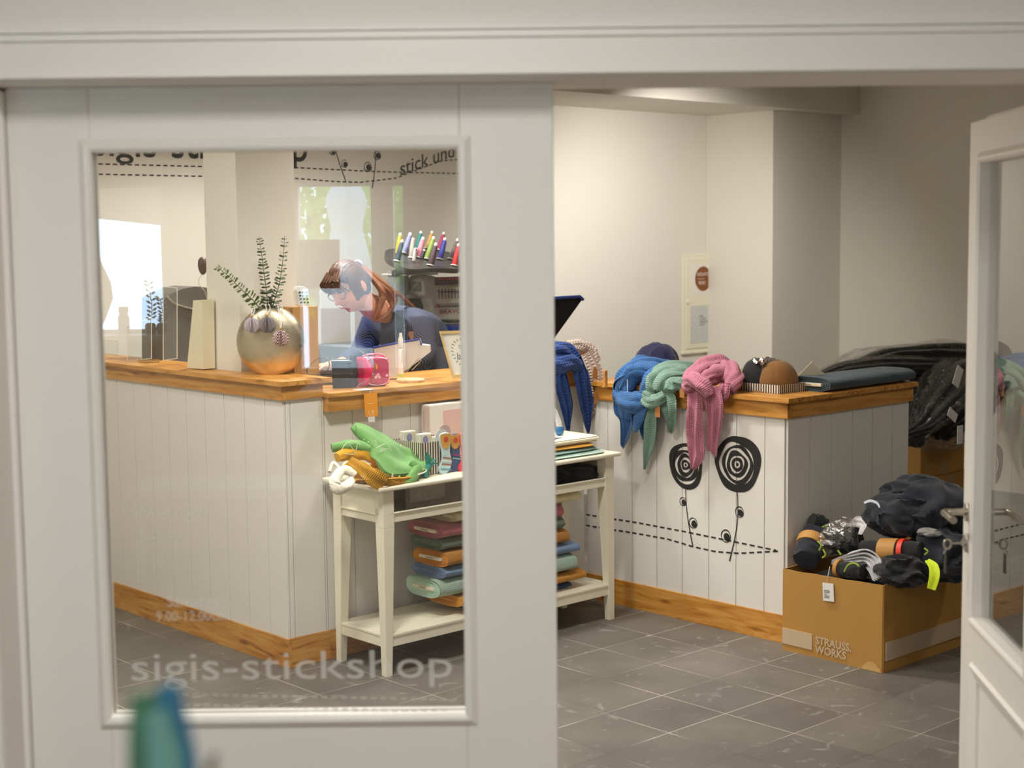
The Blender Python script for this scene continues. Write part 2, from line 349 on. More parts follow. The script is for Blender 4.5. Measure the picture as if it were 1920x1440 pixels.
def dashes(mb, path, L, gap, w, fn, th=.0008):
    """dashed line along a 2D polyline, each dash a thin strip"""
    P = [Vector((a, b)) for a, b in path]; seg = [(P[i+1]-P[i]).length for i in range(len(P)-1)]; tot = sum(seg)
    def at(d):
        for i, q in enumerate(seg):
            if d <= q or i == len(seg)-1: return P[i]+(P[i+1]-P[i])*(d/q), (P[i+1]-P[i]).normalized()
            d -= q
    d = 0
    while d < tot-L*.3:
        a, t = at(d); b, _ = at(min(d+L, tot)); n = Vector((-t.y, t.x))*w/2
        q = [a-n, b-n, b+n, a+n]; mb.add([fn(p.x, p.y, 0) for p in q]+[fn(p.x, p.y, th) for p in q], [(4, 5, 6, 7), (0, 1, 5, 4), (1, 2, 6, 5), (2, 3, 7, 6), (3, 0, 4, 7), (3, 2, 1, 0)]); d += L+gap
def ring2d(mb, c, ro, ri, fn, seed=0, n=48, wob=.06, th=.0008, sq=1.0):
    """wobbly flat ring (or disc for ri=0)"""
    vs = []; fs = []
    for i in range(n):
        a = 2*pi*i/n; w1 = 1+wob*noise.noise(Vector((cos(a)*.9, sin(a)*.9, seed*3.1))); w2 = 1+wob*noise.noise(Vector((cos(a)*.9+5, sin(a)*.9, seed*2.3+1)))
        vs.append(fn(c[0]+ro*w1*cos(a), c[1]+ro*w1*sq*sin(a), th)); vs.append(fn(c[0]+ri*w2*cos(a), c[1]+ri*w2*sq*sin(a), th))
    for i in range(n):
        j = (i+1) % n; fs.append((2*i, 2*j, 2*j+1, 2*i+1))
    mb.add(vs, fs)
def stroke2d(mb, pts, w, fn, th=.0008):
    P = [Vector((a, b)) for a, b in pts]; vs = []; fs = []
    for i, p in enumerate(P):
        t = (P[min(i+1, len(P)-1)]-P[max(i-1, 0)]).normalized(); n = Vector((-t.y, t.x)); ww = w[i] if isinstance(w, (list, tuple)) else w
        for sgn in (-1, 1):
            q = p+n*ww/2*sgn; vs.append(fn(q.x, q.y, th))
    for i in range(len(P)-1): fs.append((2*i, 2*i+2, 2*i+3, 2*i+1))
    mb.add(vs, fs)
# ================================================================== SETTING
def toS(x, y, z=0):
    return tuple(_S(Vector((x, y, z))))
FLOOR = floor_mat()
m = MB(); q = [toS(-6, 3.42), toS(8.5, 3.42), toS(8.5, 14), toS(-6, 14)]
m.add([(a, b, 0) for a, b, _ in q]+[(a, b, -.1) for a, b, _ in q], [(0, 1, 2, 3), (7, 6, 5, 4), (0, 4, 5, 1), (1, 5, 6, 2), (2, 6, 7, 3), (3, 7, 4, 0)])
m.build('floor', FLOOR, base=(0, 0, 0), kind='structure', smooth=False)
FF = mat('foyer_floor_tile', '#8d8577', .5, var=.12, vscale=3)
MB().box((-3.2, -1.62, -.1), (3.4, 3.42, 0)).build('floor_foyer', FF, frame='F', kind='structure', smooth=False)
MB().box((-3.2, -1.62, 2.7), (3.4, 3.14, 2.8)).build('ceiling_foyer', WALL, frame='F', kind='structure', smooth=False)
m = MB(); m.add([(a, b, 2.85) for a, b, _ in q]+[(a, b, 2.72) for a, b, _ in q], [(0, 1, 2, 3), (7, 6, 5, 4), (0, 4, 5, 1), (1, 5, 6, 2), (2, 6, 7, 3), (3, 7, 4, 0)])
m.build('ceiling_shop', WALL, kind='structure', smooth=False)
MB().box((-2.3, 2.0, 0), (5.75, 2.12, 2.74)).build('wall_back', WALL, kind='structure', smooth=False)
MB().box((.6, -4.32, 0), (5.77, -4.2, 2.74)).build('wall_side', mat('side_wall_bounce_cut', '#8b7f70', .9), kind='structure', smooth=False)  # unseen wall, coloured dark to cut the light it bounces
MB().box((5.65, -4.2, 0), (5.77, 2.0, 2.74)).build('wall_right', WALL, kind='structure', smooth=False)
MB().box((-2.42, -1.4, 0), (-2.3, 2.12, 2.74)).build('wall_left', WALL, kind='structure', smooth=False)
# long lintel beam and the pier under it
MB().box((-2.3, 1.27, 2.496), (5.65, 2.0, 2.74)).build('trim_1', WALL, smooth=False, kind='structure')
MB().box((4.885, 1.42, 0), (5.65, 2.0, 2.497)).build('wall_pier', WALL, smooth=False, kind='structure', bevel=.004)
MB().box((.115, .47, 0), (.405, .72, 2.74)).build('wall_column', WALL, smooth=False, kind='structure', bevel=.003)
# lettering on the back wall: cut-vinyl
fnB = lambda x, y, z=0: (x, 1.999-z-.0006, y)
m = MB(); text_mb(m, 'sigis-stickshop', .265, lambda x, y, z: fnB(x, y, z), ext=.001, bold=.0016)
xs = [p[0] for p in m.v]; w0 = max(xs)-min(xs)
# stretch so the letters run from u=.29 to u=1.575 with the baseline at 2.115
k = (1.545-.272)/w0; x0 = min(xs); m.v = [(.272+(p[0]-x0)*k, p[1], 2.103+(p[2] if p[2] > 0 else p[2]*.62)) for p in m.v]
wt = m.build('wall_lettering', BLACKV, smooth=False, label='dark lettering sigis-stickshop across the back wall', cat='lettering')
m = MB()
dashes(m, [(.1, 2.062), (.9, 2.062), (1.5, 2.068), (2.0, 2.058), (2.75, 2.058)], .024, .016, .0065, fnB)
dashes(m, [(.1, 2.012), (.9, 2.012), (1.4, 2.014), (1.72, 1.998), (1.9, 1.996), (2.15, 2.022), (2.35, 2.085), (2.5, 2.13), (2.75, 2.15)], .024, .016, .0065, fnB)
m.build('wall_dashes', BLACKV, smooth=False, label='two dashed stitch lines running along the back wall', cat='decal')
def flower(mb, fn, top, bot, R, seed, dots, bend):
    """spiral flower: concentric wobbly rings on a bent stem"""
    cx, cy = top
    for ro, ri in ((1, .77), (.68, .53), (.46, .31), (.24, .12), (.06, .0)):
        ring2d(mb, (cx, cy), R*ro, R*ri, fn, seed+ro*1.7, wob=.22)
    pts = [(lerp(cx, bot[0], t)+bend*sin(pi*t)*(1-t*.3), lerp(cy-R*.9, bot[1], t)) for t in [i/14 for i in range(15)]]
    stroke2d(mb, pts, [.0042+.003*abs(t/14-.2) for t in range(15)], fn)
    for (dx, dy, r) in dots:
        ring2d(mb, (dx, dy), r*1.0, r*.84, fn, seed+7, n=28, wob=.12); ring2d(mb, (dx+r*.2, dy-r*.12), r*.62, 0, fn, seed+8, n=24, wob=.15)
m = MB()
flower(m, fnB, (1.72, 2.50), (1.80, 2.0), .13, 3, [(1.715, 2.163, .021), (1.795, 2.098, .022)], -.035)
flower(m, fnB, (1.99, 2.46), (1.985, 1.965), .16, 5, [(2.025, 2.150, .026), (1.955, 2.083, .028)], .03)
m.build('wall_flower', BLACKV, smooth=False, label='pair of dark spiral flowers on stems on the back wall', cat='decal')
m = MB()
def curve_txt(x, y, z):
    xx = 2.185+x; return fnB(xx, 2.037+y*1.0+.30*x-.02*x*x, z)
text_mb(m, 'stick und schick', .115, curve_txt, ext=.001, bold=.0002)
m.build('wall_slogan', BLACKV, smooth=False, label='small dark lettering stick und rising along the dashed wall line', cat='lettering')
# --- wall between foyer and shop
m = MB()
m.box((-3.2, 3.16, 2.02), (3.4, 3.46, 2.85)).box((-3.2, 3.16, 0), (-1.085, 3.46, 2.02)).box((1.225, 3.16, 0), (3.4, 3.46, 2.02))
m.build('wall_front', mat('foyer_paint', '#e6e0d8', .75), frame='F', smooth=False, kind='structure')
m = MB()
m.box((-1.5, 3.140, 2.022), (1.6, 3.16, 2.095)); m.box((-1.5, 3.136, 2.0215), (1.6, 3.15, 2.029))
m.box((-1.5, 3.134, 2.095), (1.6, 3.16, 2.101)); m.box((-1.5, 3.147, 2.101), (1.6, 3.16, 2.112)); m.box((-1.5, 3.14, 2.112), (1.6, 3.16, 2.121))
m.build('trim_2', WHITE, frame='F', smooth=False, kind='structure', bevel=.002)
MB().box((-1.20, 3.140, 0), (-1.085, 3.16, 2.022)).box((1.225, 3.14, 0), (1.34, 3.16, 2.022)).box((-1.100, 3.28, 0), (-1.074, 3.36, 2.012)).build('trim_3', WHITE, frame='F', smooth=False, kind='structure', bevel=.002)
# --- sliding door leaf
DX0, DX1, DY = -1.073, .0935, 3.30
GX0, GX1, GZ0, GZ1 = -.898, -.107, .640, 1.886
door = thing('door_1', None, None, (-.49, 3.32, 0), frame='F', kind='structure')
m = MB(); m.box((DX0, DY, .01), (GX0, DY+.042, 2.02)).box((GX1, DY, .01), (DX1, DY+.042, 2.02)).box((GX0, DY, GZ1), (GX1, DY+.042, 2.02)).box((GX0, DY, .01), (GX1, DY+.042, GZ0))
m.build('door_frame', WHITE, door, smooth=False, bevel=.003)
def picture_ring(mb, x0, x1, z0, z1, prof, fn):
    """mitred moulding around a rectangle; prof = [(outset, depth)], fn(x,d,z)"""
    vs = []; fs = []; n = len(prof)
    for (sx, sz) in ((-1, -1), (1, -1), (1, 1), (-1, 1)):
        for o, d in prof: vs.append(fn((x0 if sx < 0 else x1)+sx*o, d, (z0 if sz < 0 else z1)+sz*o))
    for c in range(4):
        e = (c+1) % 4
        for k in range(n-1): fs.append((c*n+k, e*n+k, e*n+k+1, c*n+k+1))
    mb.add(vs, fs)
m = MB(); picture_ring(m, GX0, GX1, GZ0, GZ1, [(-.004, -.03), (-.004, .006), (.003, .012), (.010, .013), (.016, .008), (.022, .004), (.024, 0)], lambda x, d, z: (x, DY-d, z))
picture_ring(m, GX0, GX1, GZ0, GZ1, [(.024, 0), (.022, .004), (.016, .008), (.010, .013), (.003, .012), (-.004, .006), (-.004, -.02)], lambda x, d, z: (x, DY+.042+d, z))
m.build('door_moulding', WHITE, door, smooth=False)
GL = glass_mat('door_glass', (.975, .985, .975, 1), extra=.045); CLR = glass_mat('clear_edge', ior=1.0)
m = MB(); m.box((GX0-.003, DY+.018, GZ0-.003), (GX1+.003, DY+.024, GZ1+.003)); m.m = [1, 1, 0, 1, 1, 1]
m.build('door_pane', [GL, CLR], door, smooth=False)
FROST = glass_mat('frosted_vinyl', (.9, .9, .9, 1), extra=0, ior=1.0, alpha=.5, acol=(.86, .84, .78, 1))
REFL_TXT = glass_mat('letter_reflection', (.95, .95, .95, 1), extra=0, ior=1.0, alpha=.22, acol=(.80, .76, .66, 1))  # colour for faint letters that imitate a reflection in the pane
def glasstxt(s, x0, x1, zb, zt, name, mtl, **kw):
    """letters fitted between x0..x1 with baseline zb and cap height up to zt"""
    m = MB(); text_mb(m, s, 1, lambda x, y, z: (x, y, z), **kw)
    a = min(p[0] for p in m.v); b = max(p[0] for p in m.v); c = max(p[1] for p in m.v)
    m.v = [(x0+(p[0]-a)/(b-a)*(x1-x0), DY+.0165-p[2]*.001, zb+p[1]/c*(zt-zb)) for p in m.v]
    return m.build(name, mtl, door, smooth=False)
p0 = PY(247, 1273, DY+.0165); p1 = PY(848, 1283, DY+.0165); pt = PY(500, 1220, DY+.0165)
m = MB(); text_mb(m, 'sigis-stickshop', 1, lambda x, y, z: (x, y, z))
a = min(p[0] for p in m.v); b = max(p[0] for p in m.v)
m.v = [(p0.x+(p[0]-a)/(b-a)*(p1.x-p0.x), DY+.0165, p0.z-.004+p[1]*.093) for p in m.v]
m.build('door_lettering', FROST, door, smooth=False)
m = MB()
for zz, xa in ((1300, 250), (1322, 345)):
    a = PY(xa, zz, DY+.0165); b = PY(856, zz+12, DY+.0165)
    dashes(m, [(a.x, a.z), (b.x, b.z)], .0135, .0085, .0046, lambda x, y, z: (x, DY+.0165, y))
m.build('door_dashes', FROST, door, smooth=False)
a = PY(310, 1141, DY); b = PY(378, 1119, DY); glasstxt('Samstag', a.x, a.x+.115, a.z, b.z, 'door_hours', FROST)
a = PY(290, 1168, DY); b = PY(432, 1148, DY); glasstxt('9.00-12.00Uhr', a.x, b.x, a.z, b.z, 'door_hours', FROST)
a = PY(222, 972, DY); b = PY(385, 948, DY); glasstxt('Öffnungsz', a.x, b.x, a.z, b.z+.006, 'door_hours', REFL_TXT)  # reflected lettering drawn as faint upright letters
a = PY(255, 1017, DY); b = PY(345, 998, DY); glasstxt('Montag', a.x, b.x, a.z, b.z, 'door_hours', REFL_TXT)  # likewise a reflection put in as faint letters
# --- hinged door leaf, standing open into the shop
hd = Vector((1.192, 3.36, 0)); ld = Vector((1.240, 4.155, 0)); dirD = (ld-hd).normalized(); nrmD = Vector((-dirD.y, dirD.x, 0))   # nrm points to -x (towards the opening)
def fnD(s, t, z): q = hd+dirD*s+nrmD*t; return (q.x, q.y, z)
LW = (ld-hd).length; TH = .042
door2 = thing('door_2', None, None, (1.2, 3.6, 0), frame='F', kind='structure')
gs0, gs1, gz0, gz1 = .135, LW-.135, .66, 1.875
def dbox(mb, s0, s1, t0, t1, z0, z1):
    vs = [fnD(s0, t0, z0), fnD(s1, t0, z0), fnD(s1, t1, z0), fnD(s0, t1, z0), fnD(s0, t0, z1), fnD(s1, t0, z1), fnD(s1, t1, z1), fnD(s0, t1, z1)]
    mb.add(vs, [(0, 3, 2, 1), (4, 5, 6, 7), (0, 1, 5, 4), (1, 2, 6, 5), (2, 3, 7, 6), (3, 0, 4, 7)])
zt = 1.984; m = MB()
dbox(m, 0, gs0, -TH, 0, .008, zt); dbox(m, gs1, LW, -TH, 0, .008, zt); dbox(m, gs0, gs1, -TH, 0, gz1, zt); dbox(m, gs0, gs1, -TH, 0, .008, .15); dbox(m, gs0, gs1, -TH, 0, .52, gz0)
dbox(m, gs0, gs1, -TH+.012, -.012, .15, .52); dbox(m, 0, LW-.07, -TH-.004, -TH+.018, zt-.002, zt+.012)
m.build('door_frame', WHITE, door2, smooth=False, bevel=.003)
m = MB(); pr = [(-.004, -.03), (-.004, .006), (.003, .012), (.010, .013), (.016, .008), (.022, .004), (.024, 0)]
picture_ring(m, gs0, gs1, gz0, gz1, pr, lambda x, d, z: fnD(x, d, z)); picture_ring(m, gs0, gs1, .15, .52, [(-.03, -.012), (-.028, -.004), (-.01, .002), (.008, .008), (.016, 0)], lambda x, d, z: fnD(x, d, z))
m.build('door_moulding', WHITE, door2, smooth=False)
m = MB(); dbox(m, gs0-.003, gs1+.003, -.026, -.020, gz0-.003, gz1+.003); m.m = [1, 1, 1, 1, 0, 1]
m.build('door_pane', [glass_mat('door_glass_side', (.97, .98, .97, 1), extra=.05), CLR], door2, smooth=False)
# lever handle, rosettes, key
def lev(side):
    sg = 1 if side > 0 else -1; t0 = 0 if side > 0 else -TH
    hz = .935; s0 = LW-.06
    m = MB(); M_ = Matrix(((dirD.x, 0, nrmD.x*sg, fnD(s0, t0, hz)[0]), (dirD.y, 0, nrmD.y*sg, fnD(s0, t0, hz)[1]), (0, 1, 0, hz), (0, 0, 0, 1)))
    m.lathe([(.026, 0), (.026, .007), (.024, .009), (.010, .009), (.0095, .05)], 28, M_)
    m.tube([fnD(s0, t0+sg*.05, hz), fnD(s0, t0+sg*.062, hz), fnD(s0-.012, t0+sg*.068, hz), fnD(s0-.125, t0+sg*.068, hz)], .0098, 16)
    m.build('door_handle', METAL, door2)
    m = MB(); M2 = M_.copy(); M2[2][3] = hz-.085; m.lathe([(.026, 0), (.026, .007), (.024, .009), (.010, .009), (.0095, .016)], 28, M2)
    m.build('door_lock', METAL, door2)
lev(1); lev(-1)
m = MB(); kz = .85; s0 = LW-.06
m.tube([fnD(s0, .012, kz), fnD(s0, .045, kz-.002)], .0022, 8)
m.tube([(fnD(s0, .055, kz)[0]+.010*cos(a)*nrmD.x*1, fnD(s0, .055, kz)[1], kz-.004+.013*sin(a)) for a in [i*pi/10 for i in range(20)]], .003, 6, closed=True)
m.tube([fnD(s0-.004, .058, kz-.014), fnD(s0-.004, .066, kz-.03)], .0018, 6)
kk = m.build('door_key', METAL, door2)
m = MB(); dbox(m, s0-.012, s0+.012, .058, .0615, kz-.085, kz-.03); m.build('key_fob', DARK, door2, bevel=.002)
# ================================================================== BEHIND THE CAMERA (seen as reflections in the panes)
FW = mat('foyer_wall_paint', '#d9d0bd', .85)
VY = 2*(DY+.018)+1.6            # mirrored distance of the street wall
def RX(px, py, d=0): return PY(px, py, VY+d)
w1a = RX(557, 343); w1b = RX(770, 700); w2a = RX(96, 343); w2b = RX(315, 625)
X1, X2 = w1a.x, w1b.x; Z1, Z2 = w1b.z, w1a.z; X3, X4 = w2a.x, w2b.x; Z3 = w2b.z
yb = -1.6
m = MB()
m.box((-3.2, yb-.12, 0), (X3, yb, 2.8)).box((X4, yb-.12, 0), (X1, yb, 2.8)).box((X2, yb-.12, 0), (3.4, yb, 2.8))
m.box((X3, yb-.12, Z2), (X4, yb, 2.8)).box((X1, yb-.12, Z2), (X2, yb, 2.8)).box((X3, yb-.12, 0), (X4, yb, Z3)).box((X1, yb-.12, 0), (X2, yb, Z1))
m.build('wall_street', FW, frame='F', smooth=False, kind='structure')
MB().box((-3.3, -1.72, 0), (-3.2, 3.46, 2.8)).build('wall_foyer_left', FW, frame='F', smooth=False, kind='structure')
MB().box((3.4, -1.72, 0), (3.5, 3.46, 2.8)).build('wall_foyer_right', FW, frame='F', smooth=False, kind='structure')
win = thing('window_1', None, None, ((X1+X2)/2, yb-.05, Z1), frame='F', kind='structure')
ma = RX(696, 500).x; mb_ = RX(738, 500).x
m = MB(); m.box((ma, yb-.09, Z1), (mb_, yb-.03, Z2)); m.box((X1, yb-.09, Z2-.02), (X2, yb-.03, Z2)); m.box((X1, yb-.09, Z1), (X2, yb-.03, Z1+.03)); m.box((X2-.03, yb-.09, Z1), (X2, yb-.03, Z2))
m.build('window_frame', WHITE, win, smooth=False, bevel=.003)
win2 = thing('window_2', None, None, ((X3+X4)/2, yb-.05, Z3), frame='F', kind='structure')
m = MB(); m.box((X4-.03, yb-.09, Z3), (X4, yb-.03, Z2)); m.box((X3, yb-.09, Z3), (X4, yb-.03, Z3+.02)); m.box((X3, yb-.09, Z2-.02), (X4, yb-.03, Z2))
m.box((X3-.02, yb-.03, Z3-.03), (X4+.03, yb+.16, Z3)); m.build('window_frame', WHITE, win2, smooth=False, bevel=.003)
# posters on the street window, printed towards the street
PB = paper_mat('poster_paper', '#8f9fd8', .55); PW = paper_mat('poster_paper_white', '#dfe3ee', .6); PP = paper_mat('poster_plum', '#6b3a63', .3); PN = paper_mat('poster_navy', '#30336e', .3)
def poster(name, label, px0, py0, px1, py1, base, deco):
    a = RX(px0, py0); b = RX(px1, py1); y = yb-.028
    t = thing(name, label, 'poster', ((a.x+b.x)/2, y, b.z), frame='F')
    t = MB().box((a.x, y-.001, b.z), (b.x, y, a.z)).build('sheet', base, t, smooth=False)
    w = b.x-a.x; h = a.z-b.z
    for mtl, fn in deco(w, h):
        m = MB(); fn(m, lambda x, z, d=0: (a.x+x*w, y-.0012-d, b.z+z*h)); m.build('print', mtl, t, smooth=False)
def deco1(w, h):
    def txt(s, x, z, sz): return lambda m, f: text_mb(m, s, sz, lambda a, b, c: f(x+a/w, z+b/h), align='CENTER')
    return [(PN, txt('Schreiben', .5, .80, .034)), (PN, txt('in der Schule', .5, .62, .022)), (PN, txt('Herbst 2022', .5, .50, .022)),
            (PP, lambda m, f: m.add([f(.1, .02), f(.95, .02), f(.8, .5), f(.72, .38), f(.6, .25)], [(0, 1, 2, 3, 4)]))]
def deco2(w, h):
    r = .44
    def circ(m, f): ring2d(m, (.5, .5), r, r*.88, lambda x, y, z: f(x, .5+(y-.5)*w/h), 1, wob=0)
    def band(m, f):
        pts = [(r*.9*cos(a), r*.9*sin(a)) for a in [pi+.35+i*(pi-.7)/12 for i in range(13)]]; m.add([f(.5+p[0], .5+p[1]*w/h) for p in pts], [tuple(range(13))])
    def bottle(m, f):
        m.add([f(.25, .36), f(.42, .36), f(.42, .52), f(.37, .57), f(.37, .6), f(.45, .6), f(.45, .62), f(.3, .62), f(.3, .57), f(.25, .52)], [tuple(range(10))])
    def hand(m, f):
        m.add([f(.5, .5), f(.6, .42), f(.75, .44), f(.85, .54), f(.75, .54), f(.66, .47)], [tuple(range(6))])
    def tx(m, f):
        text_mb(m, 'BITTE HÄNDE', .017, lambda a, b, c: f(.5+a/w, .27+b/h, .0005), align='CENTER'); text_mb(m, 'DESINFIZIEREN', .013, lambda a, b, c: f(.5+a/w, .21+b/h, .0005), align='CENTER')
    return [(PP, circ), (PP, band), (PN, bottle), (PN, hand), (PW, tx)]
poster('notice_poster', 'blue notice sheet with writing reflected in the glass below the woman', 600, 579, 657, 646, PB, deco1)
poster('hygiene_poster', 'blue hand washing notice with bottle in a circle reflected in the glass', 664, 583, 711, 653, PB, deco2)
a = RX(557, 450); b = RX(637, 541); MB().box((a.x, yb-.03, b.z), (b.x, yb-.026, a.z)).build('window_board', mat('brown_board', '#5a4c3a', .8), frame='F', smooth=False, label='plain board covering the window corner above the notice sheet', cat='board')
# outdoors: closed parasol, tree, house with awning
par = thing('garden_parasol', 'closed white parasol outdoors reflected in the door glass', 'parasol', (RX(655, 500, 1.6).x, yb-1.6, 0), frame='F')
cx = RX(652, 500, 1.6).x; zt_ = RX(655, 350, 1.6).z+.1; zb_ = RX(655, 690, 1.6).z
def pfn(a, b):
    z = lerp(zt_, zb_, b); r = interp([.03, .12, .085, .12, .15, .17, .18, .16], b); th = 2*pi*a
    r *= 1+.16*sin(th*7+b*2)+.05*sin(th*3)
    return (cx+r*cos(th), yb-1.6+r*sin(th)*.7, z)
m = MB(); m.sheet(pfn, 90, 24); m.build('canopy', mat('parasol_cloth', '#ffffff', .9), par)
MB().tube([(cx, yb-1.6, 0), (cx, yb-1.6, zt_)], .02, 10).build('pole', WHITE, par)
m = MB(); m.tube([(cx+.085*cos(a), yb-1.6+.06*sin(a), lerp(zt_, zb_, .28)) for a in [i*pi/8 for i in range(16)]], .012, 8, closed=True); m.build('strap', WHITE, par)
LEAF = paper_mat('tree_leaf', '#b9c874', .5)
random.seed(3)
for nm, lb, (cx_, cy_, cz_), R_ in (('birch_tree', 'pale green tree outdoors reflected at the left of the parasol', tuple(RX(585, 400, 4)), .75), ('birch_tree', 'pale green tree outdoors reflected at the right of the parasol', tuple(RX(745, 420, 5)), .55)):
    cy_ = yb-(4 if R_ > .6 else 5); t = thing(nm, lb, 'tree', (cx_, cy_, 0), frame='F', group='trees outdoors'); m = MB()
    for i in range(900):
        d = Vector((random.gauss(0, 1), random.gauss(0, 1), random.gauss(0, 1))).normalized()*R_*random.uniform(.3, 1); c = Vector((cx_, cy_, cz_))+Vector((d.x*.8, d.y*.6, d.z*1.1))
        a_ = Vector((random.uniform(-1, 1), random.uniform(-1, 1), random.uniform(-1, 1))).normalized()*.05; b_ = a_.cross(Vector((.3, 1, .2))).normalized()*.03
        m.add([c-a_, c+b_, c+a_, c-b_], [(0, 1, 2, 3)])
    m.build('foliage', LEAF, t, smooth=False); MB().tube([(cx_, cy_, 0), (cx_, cy_, cz_)], .05, 8).build('trunk', mat('bark', '#8d8474', .9), t)
a = RX(60, 398, 1.2); b = RX(345, 428, 1.2)
m = MB(); m.frustum([(a.x, yb-.5, a.z+.25), (b.x, yb-.5, b.z+.25), (b.x, yb-1.3, b.z), (a.x, yb-1.3, a.z)], [(a.x, yb-.5, a.z+.27), (b.x, yb-.5, b.z+.27), (b.x, yb-1.3, b.z+.02), (a.x, yb-1.3, a.z+.02)])
m.build('awning', paper_mat('awning_cloth', '#8f8a78', .1), frame='F', smooth=False, label='grey awning outside the left window reflected in the glass', cat='awning')
MB().box((-9, -9.6, -.12), (9, yb-.12, -.02)).build('ground_street', mat('paving', '#a9a49a', .9), frame='F', smooth=False, kind='structure')
# things standing on the sill of the left window, dark against the daylight
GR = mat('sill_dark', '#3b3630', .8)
def sil(px, py, yy=yb+.08): q = PY(px, py, 2*(DY+.018)-yy); return Vector((q.x, yy, q.z))
lb0 = sil(176, 540); zs = Z3
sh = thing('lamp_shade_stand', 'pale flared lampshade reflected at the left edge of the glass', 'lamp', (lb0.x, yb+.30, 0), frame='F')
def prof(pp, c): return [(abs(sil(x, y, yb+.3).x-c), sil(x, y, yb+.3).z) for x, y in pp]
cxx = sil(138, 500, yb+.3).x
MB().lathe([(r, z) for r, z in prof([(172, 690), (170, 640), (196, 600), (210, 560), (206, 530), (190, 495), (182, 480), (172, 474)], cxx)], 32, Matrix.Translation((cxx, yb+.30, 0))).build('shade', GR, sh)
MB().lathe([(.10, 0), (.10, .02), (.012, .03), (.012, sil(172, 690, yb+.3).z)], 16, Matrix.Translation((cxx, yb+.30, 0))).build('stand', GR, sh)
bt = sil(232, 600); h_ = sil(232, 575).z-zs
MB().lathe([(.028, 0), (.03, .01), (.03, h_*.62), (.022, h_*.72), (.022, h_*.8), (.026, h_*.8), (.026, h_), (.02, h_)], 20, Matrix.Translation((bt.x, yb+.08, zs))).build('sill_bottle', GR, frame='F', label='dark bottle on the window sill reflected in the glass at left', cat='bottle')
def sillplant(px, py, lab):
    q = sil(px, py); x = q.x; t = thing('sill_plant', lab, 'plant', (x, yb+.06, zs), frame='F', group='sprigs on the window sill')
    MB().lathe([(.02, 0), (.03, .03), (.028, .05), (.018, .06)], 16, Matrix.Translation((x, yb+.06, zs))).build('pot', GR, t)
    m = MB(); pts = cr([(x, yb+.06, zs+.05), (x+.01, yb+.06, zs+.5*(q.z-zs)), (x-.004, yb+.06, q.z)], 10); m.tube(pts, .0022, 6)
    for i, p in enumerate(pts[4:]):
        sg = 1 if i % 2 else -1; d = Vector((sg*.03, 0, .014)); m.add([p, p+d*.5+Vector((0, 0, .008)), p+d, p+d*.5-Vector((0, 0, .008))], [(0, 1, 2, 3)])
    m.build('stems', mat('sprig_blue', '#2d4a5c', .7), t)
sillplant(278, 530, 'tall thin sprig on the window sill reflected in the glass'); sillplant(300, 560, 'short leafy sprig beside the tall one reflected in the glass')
# white bench behind the camera
bn = thing('foyer_bench', 'pale low bench reflected faintly across the counter panel', 'bench', (-1.3, -.9, 0), frame='F')
MB().box((-1.9, -1.2, .42), (-.75, -.75, .47)).build('bench_top', WHITE, bn, smooth=False, bevel=.005)
for x in (-1.86, -.83):
    for y in (-1.17, -.82): MB().box((x, y, 0), (x+.04, y+.04, .42)).build('leg', WHITE, bn, smooth=False)
# ================================================================== COUNTERS
def boards_v(mb, u, v0, v1, z0, z1, first, sign=1, step=.15, gap=.003, th=.012, out=-1):
    """vertical boards on a face u=const; grooves between them at first+k*step"""
    gs = [v0]; k = math.ceil((v0-first)/step-1e-6); x = first+k*step
    while x < v1: gs.append(x); x += step
    gs.append(v1)
    for a, b in zip(gs, gs[1:]):
        if b-a > .01: mb.box((u+min(0, out*th), a+gap/2, z0), (u+max(0, out*th), b-gap/2, z1))
def boards_u(mb, v, u0, u1, z0, z1, first, step=.15, gap=.003, th=.012):
    gs = [u0]; k = math.ceil((u0-first)/step-1e-6); x = first+k*step
    while x < u1: gs.append(x); x += step
    gs.append(u1)
    for a, b in zip(gs, gs[1:]):
        if b-a > .01: mb.box((a+gap/2, v-th, z0), (b-gap/2, v, z1))
BB = .117
# tall counter at left
t = thing('tall_counter', 'tall white panelled counter with oak ledge holding the vase', 'counter', (.1, .6, 0))
m = MB(); m.box((.012, .012, 0), (.11, 1.97, 1.10)); m.build('core', GROOVE, t, smooth=False)
m = MB(); boards_v(m, .012, .0, 1.97, BB, 1.065, .125); boards_u(m, .012, .0125, .195, BB, 1.065, .185)
m.build('panel', PANEL, t, smooth=False, bevel=.0012)
m = MB(); m.box((-.006, -.006, 0), (.012, 1.97, BB)); m.build('baseboard', WOODV, t, smooth=False, bevel=.001)
m = MB(); m.box((.0125, -.006, 0), (.2, .012, BB)); m.build('baseboard', WOODU, t, smooth=False, bevel=.001)
m = MB(); m.box((-.012, -.012, 1.065), (.012, 1.97, 1.121)); m.build('fascia', WOODV, t, smooth=False, bevel=.001)
m = MB(); m.box((.0125, -.012, 1.065), (.185, .012, 1.121)); m.build('fascia', WOODU, t, smooth=False, bevel=.001)
m = MB(); m.box((-.03, -.03, 1.121), (.22, .465, 1.141)); m.box((-.03, .4655, 1.121), (.11, 1.97, 1.141)); m.box((.1105, .7255, 1.121), (.22, 1.97, 1.141)); m.build('ledge', WOODV, t, smooth=False, bevel=.0015)
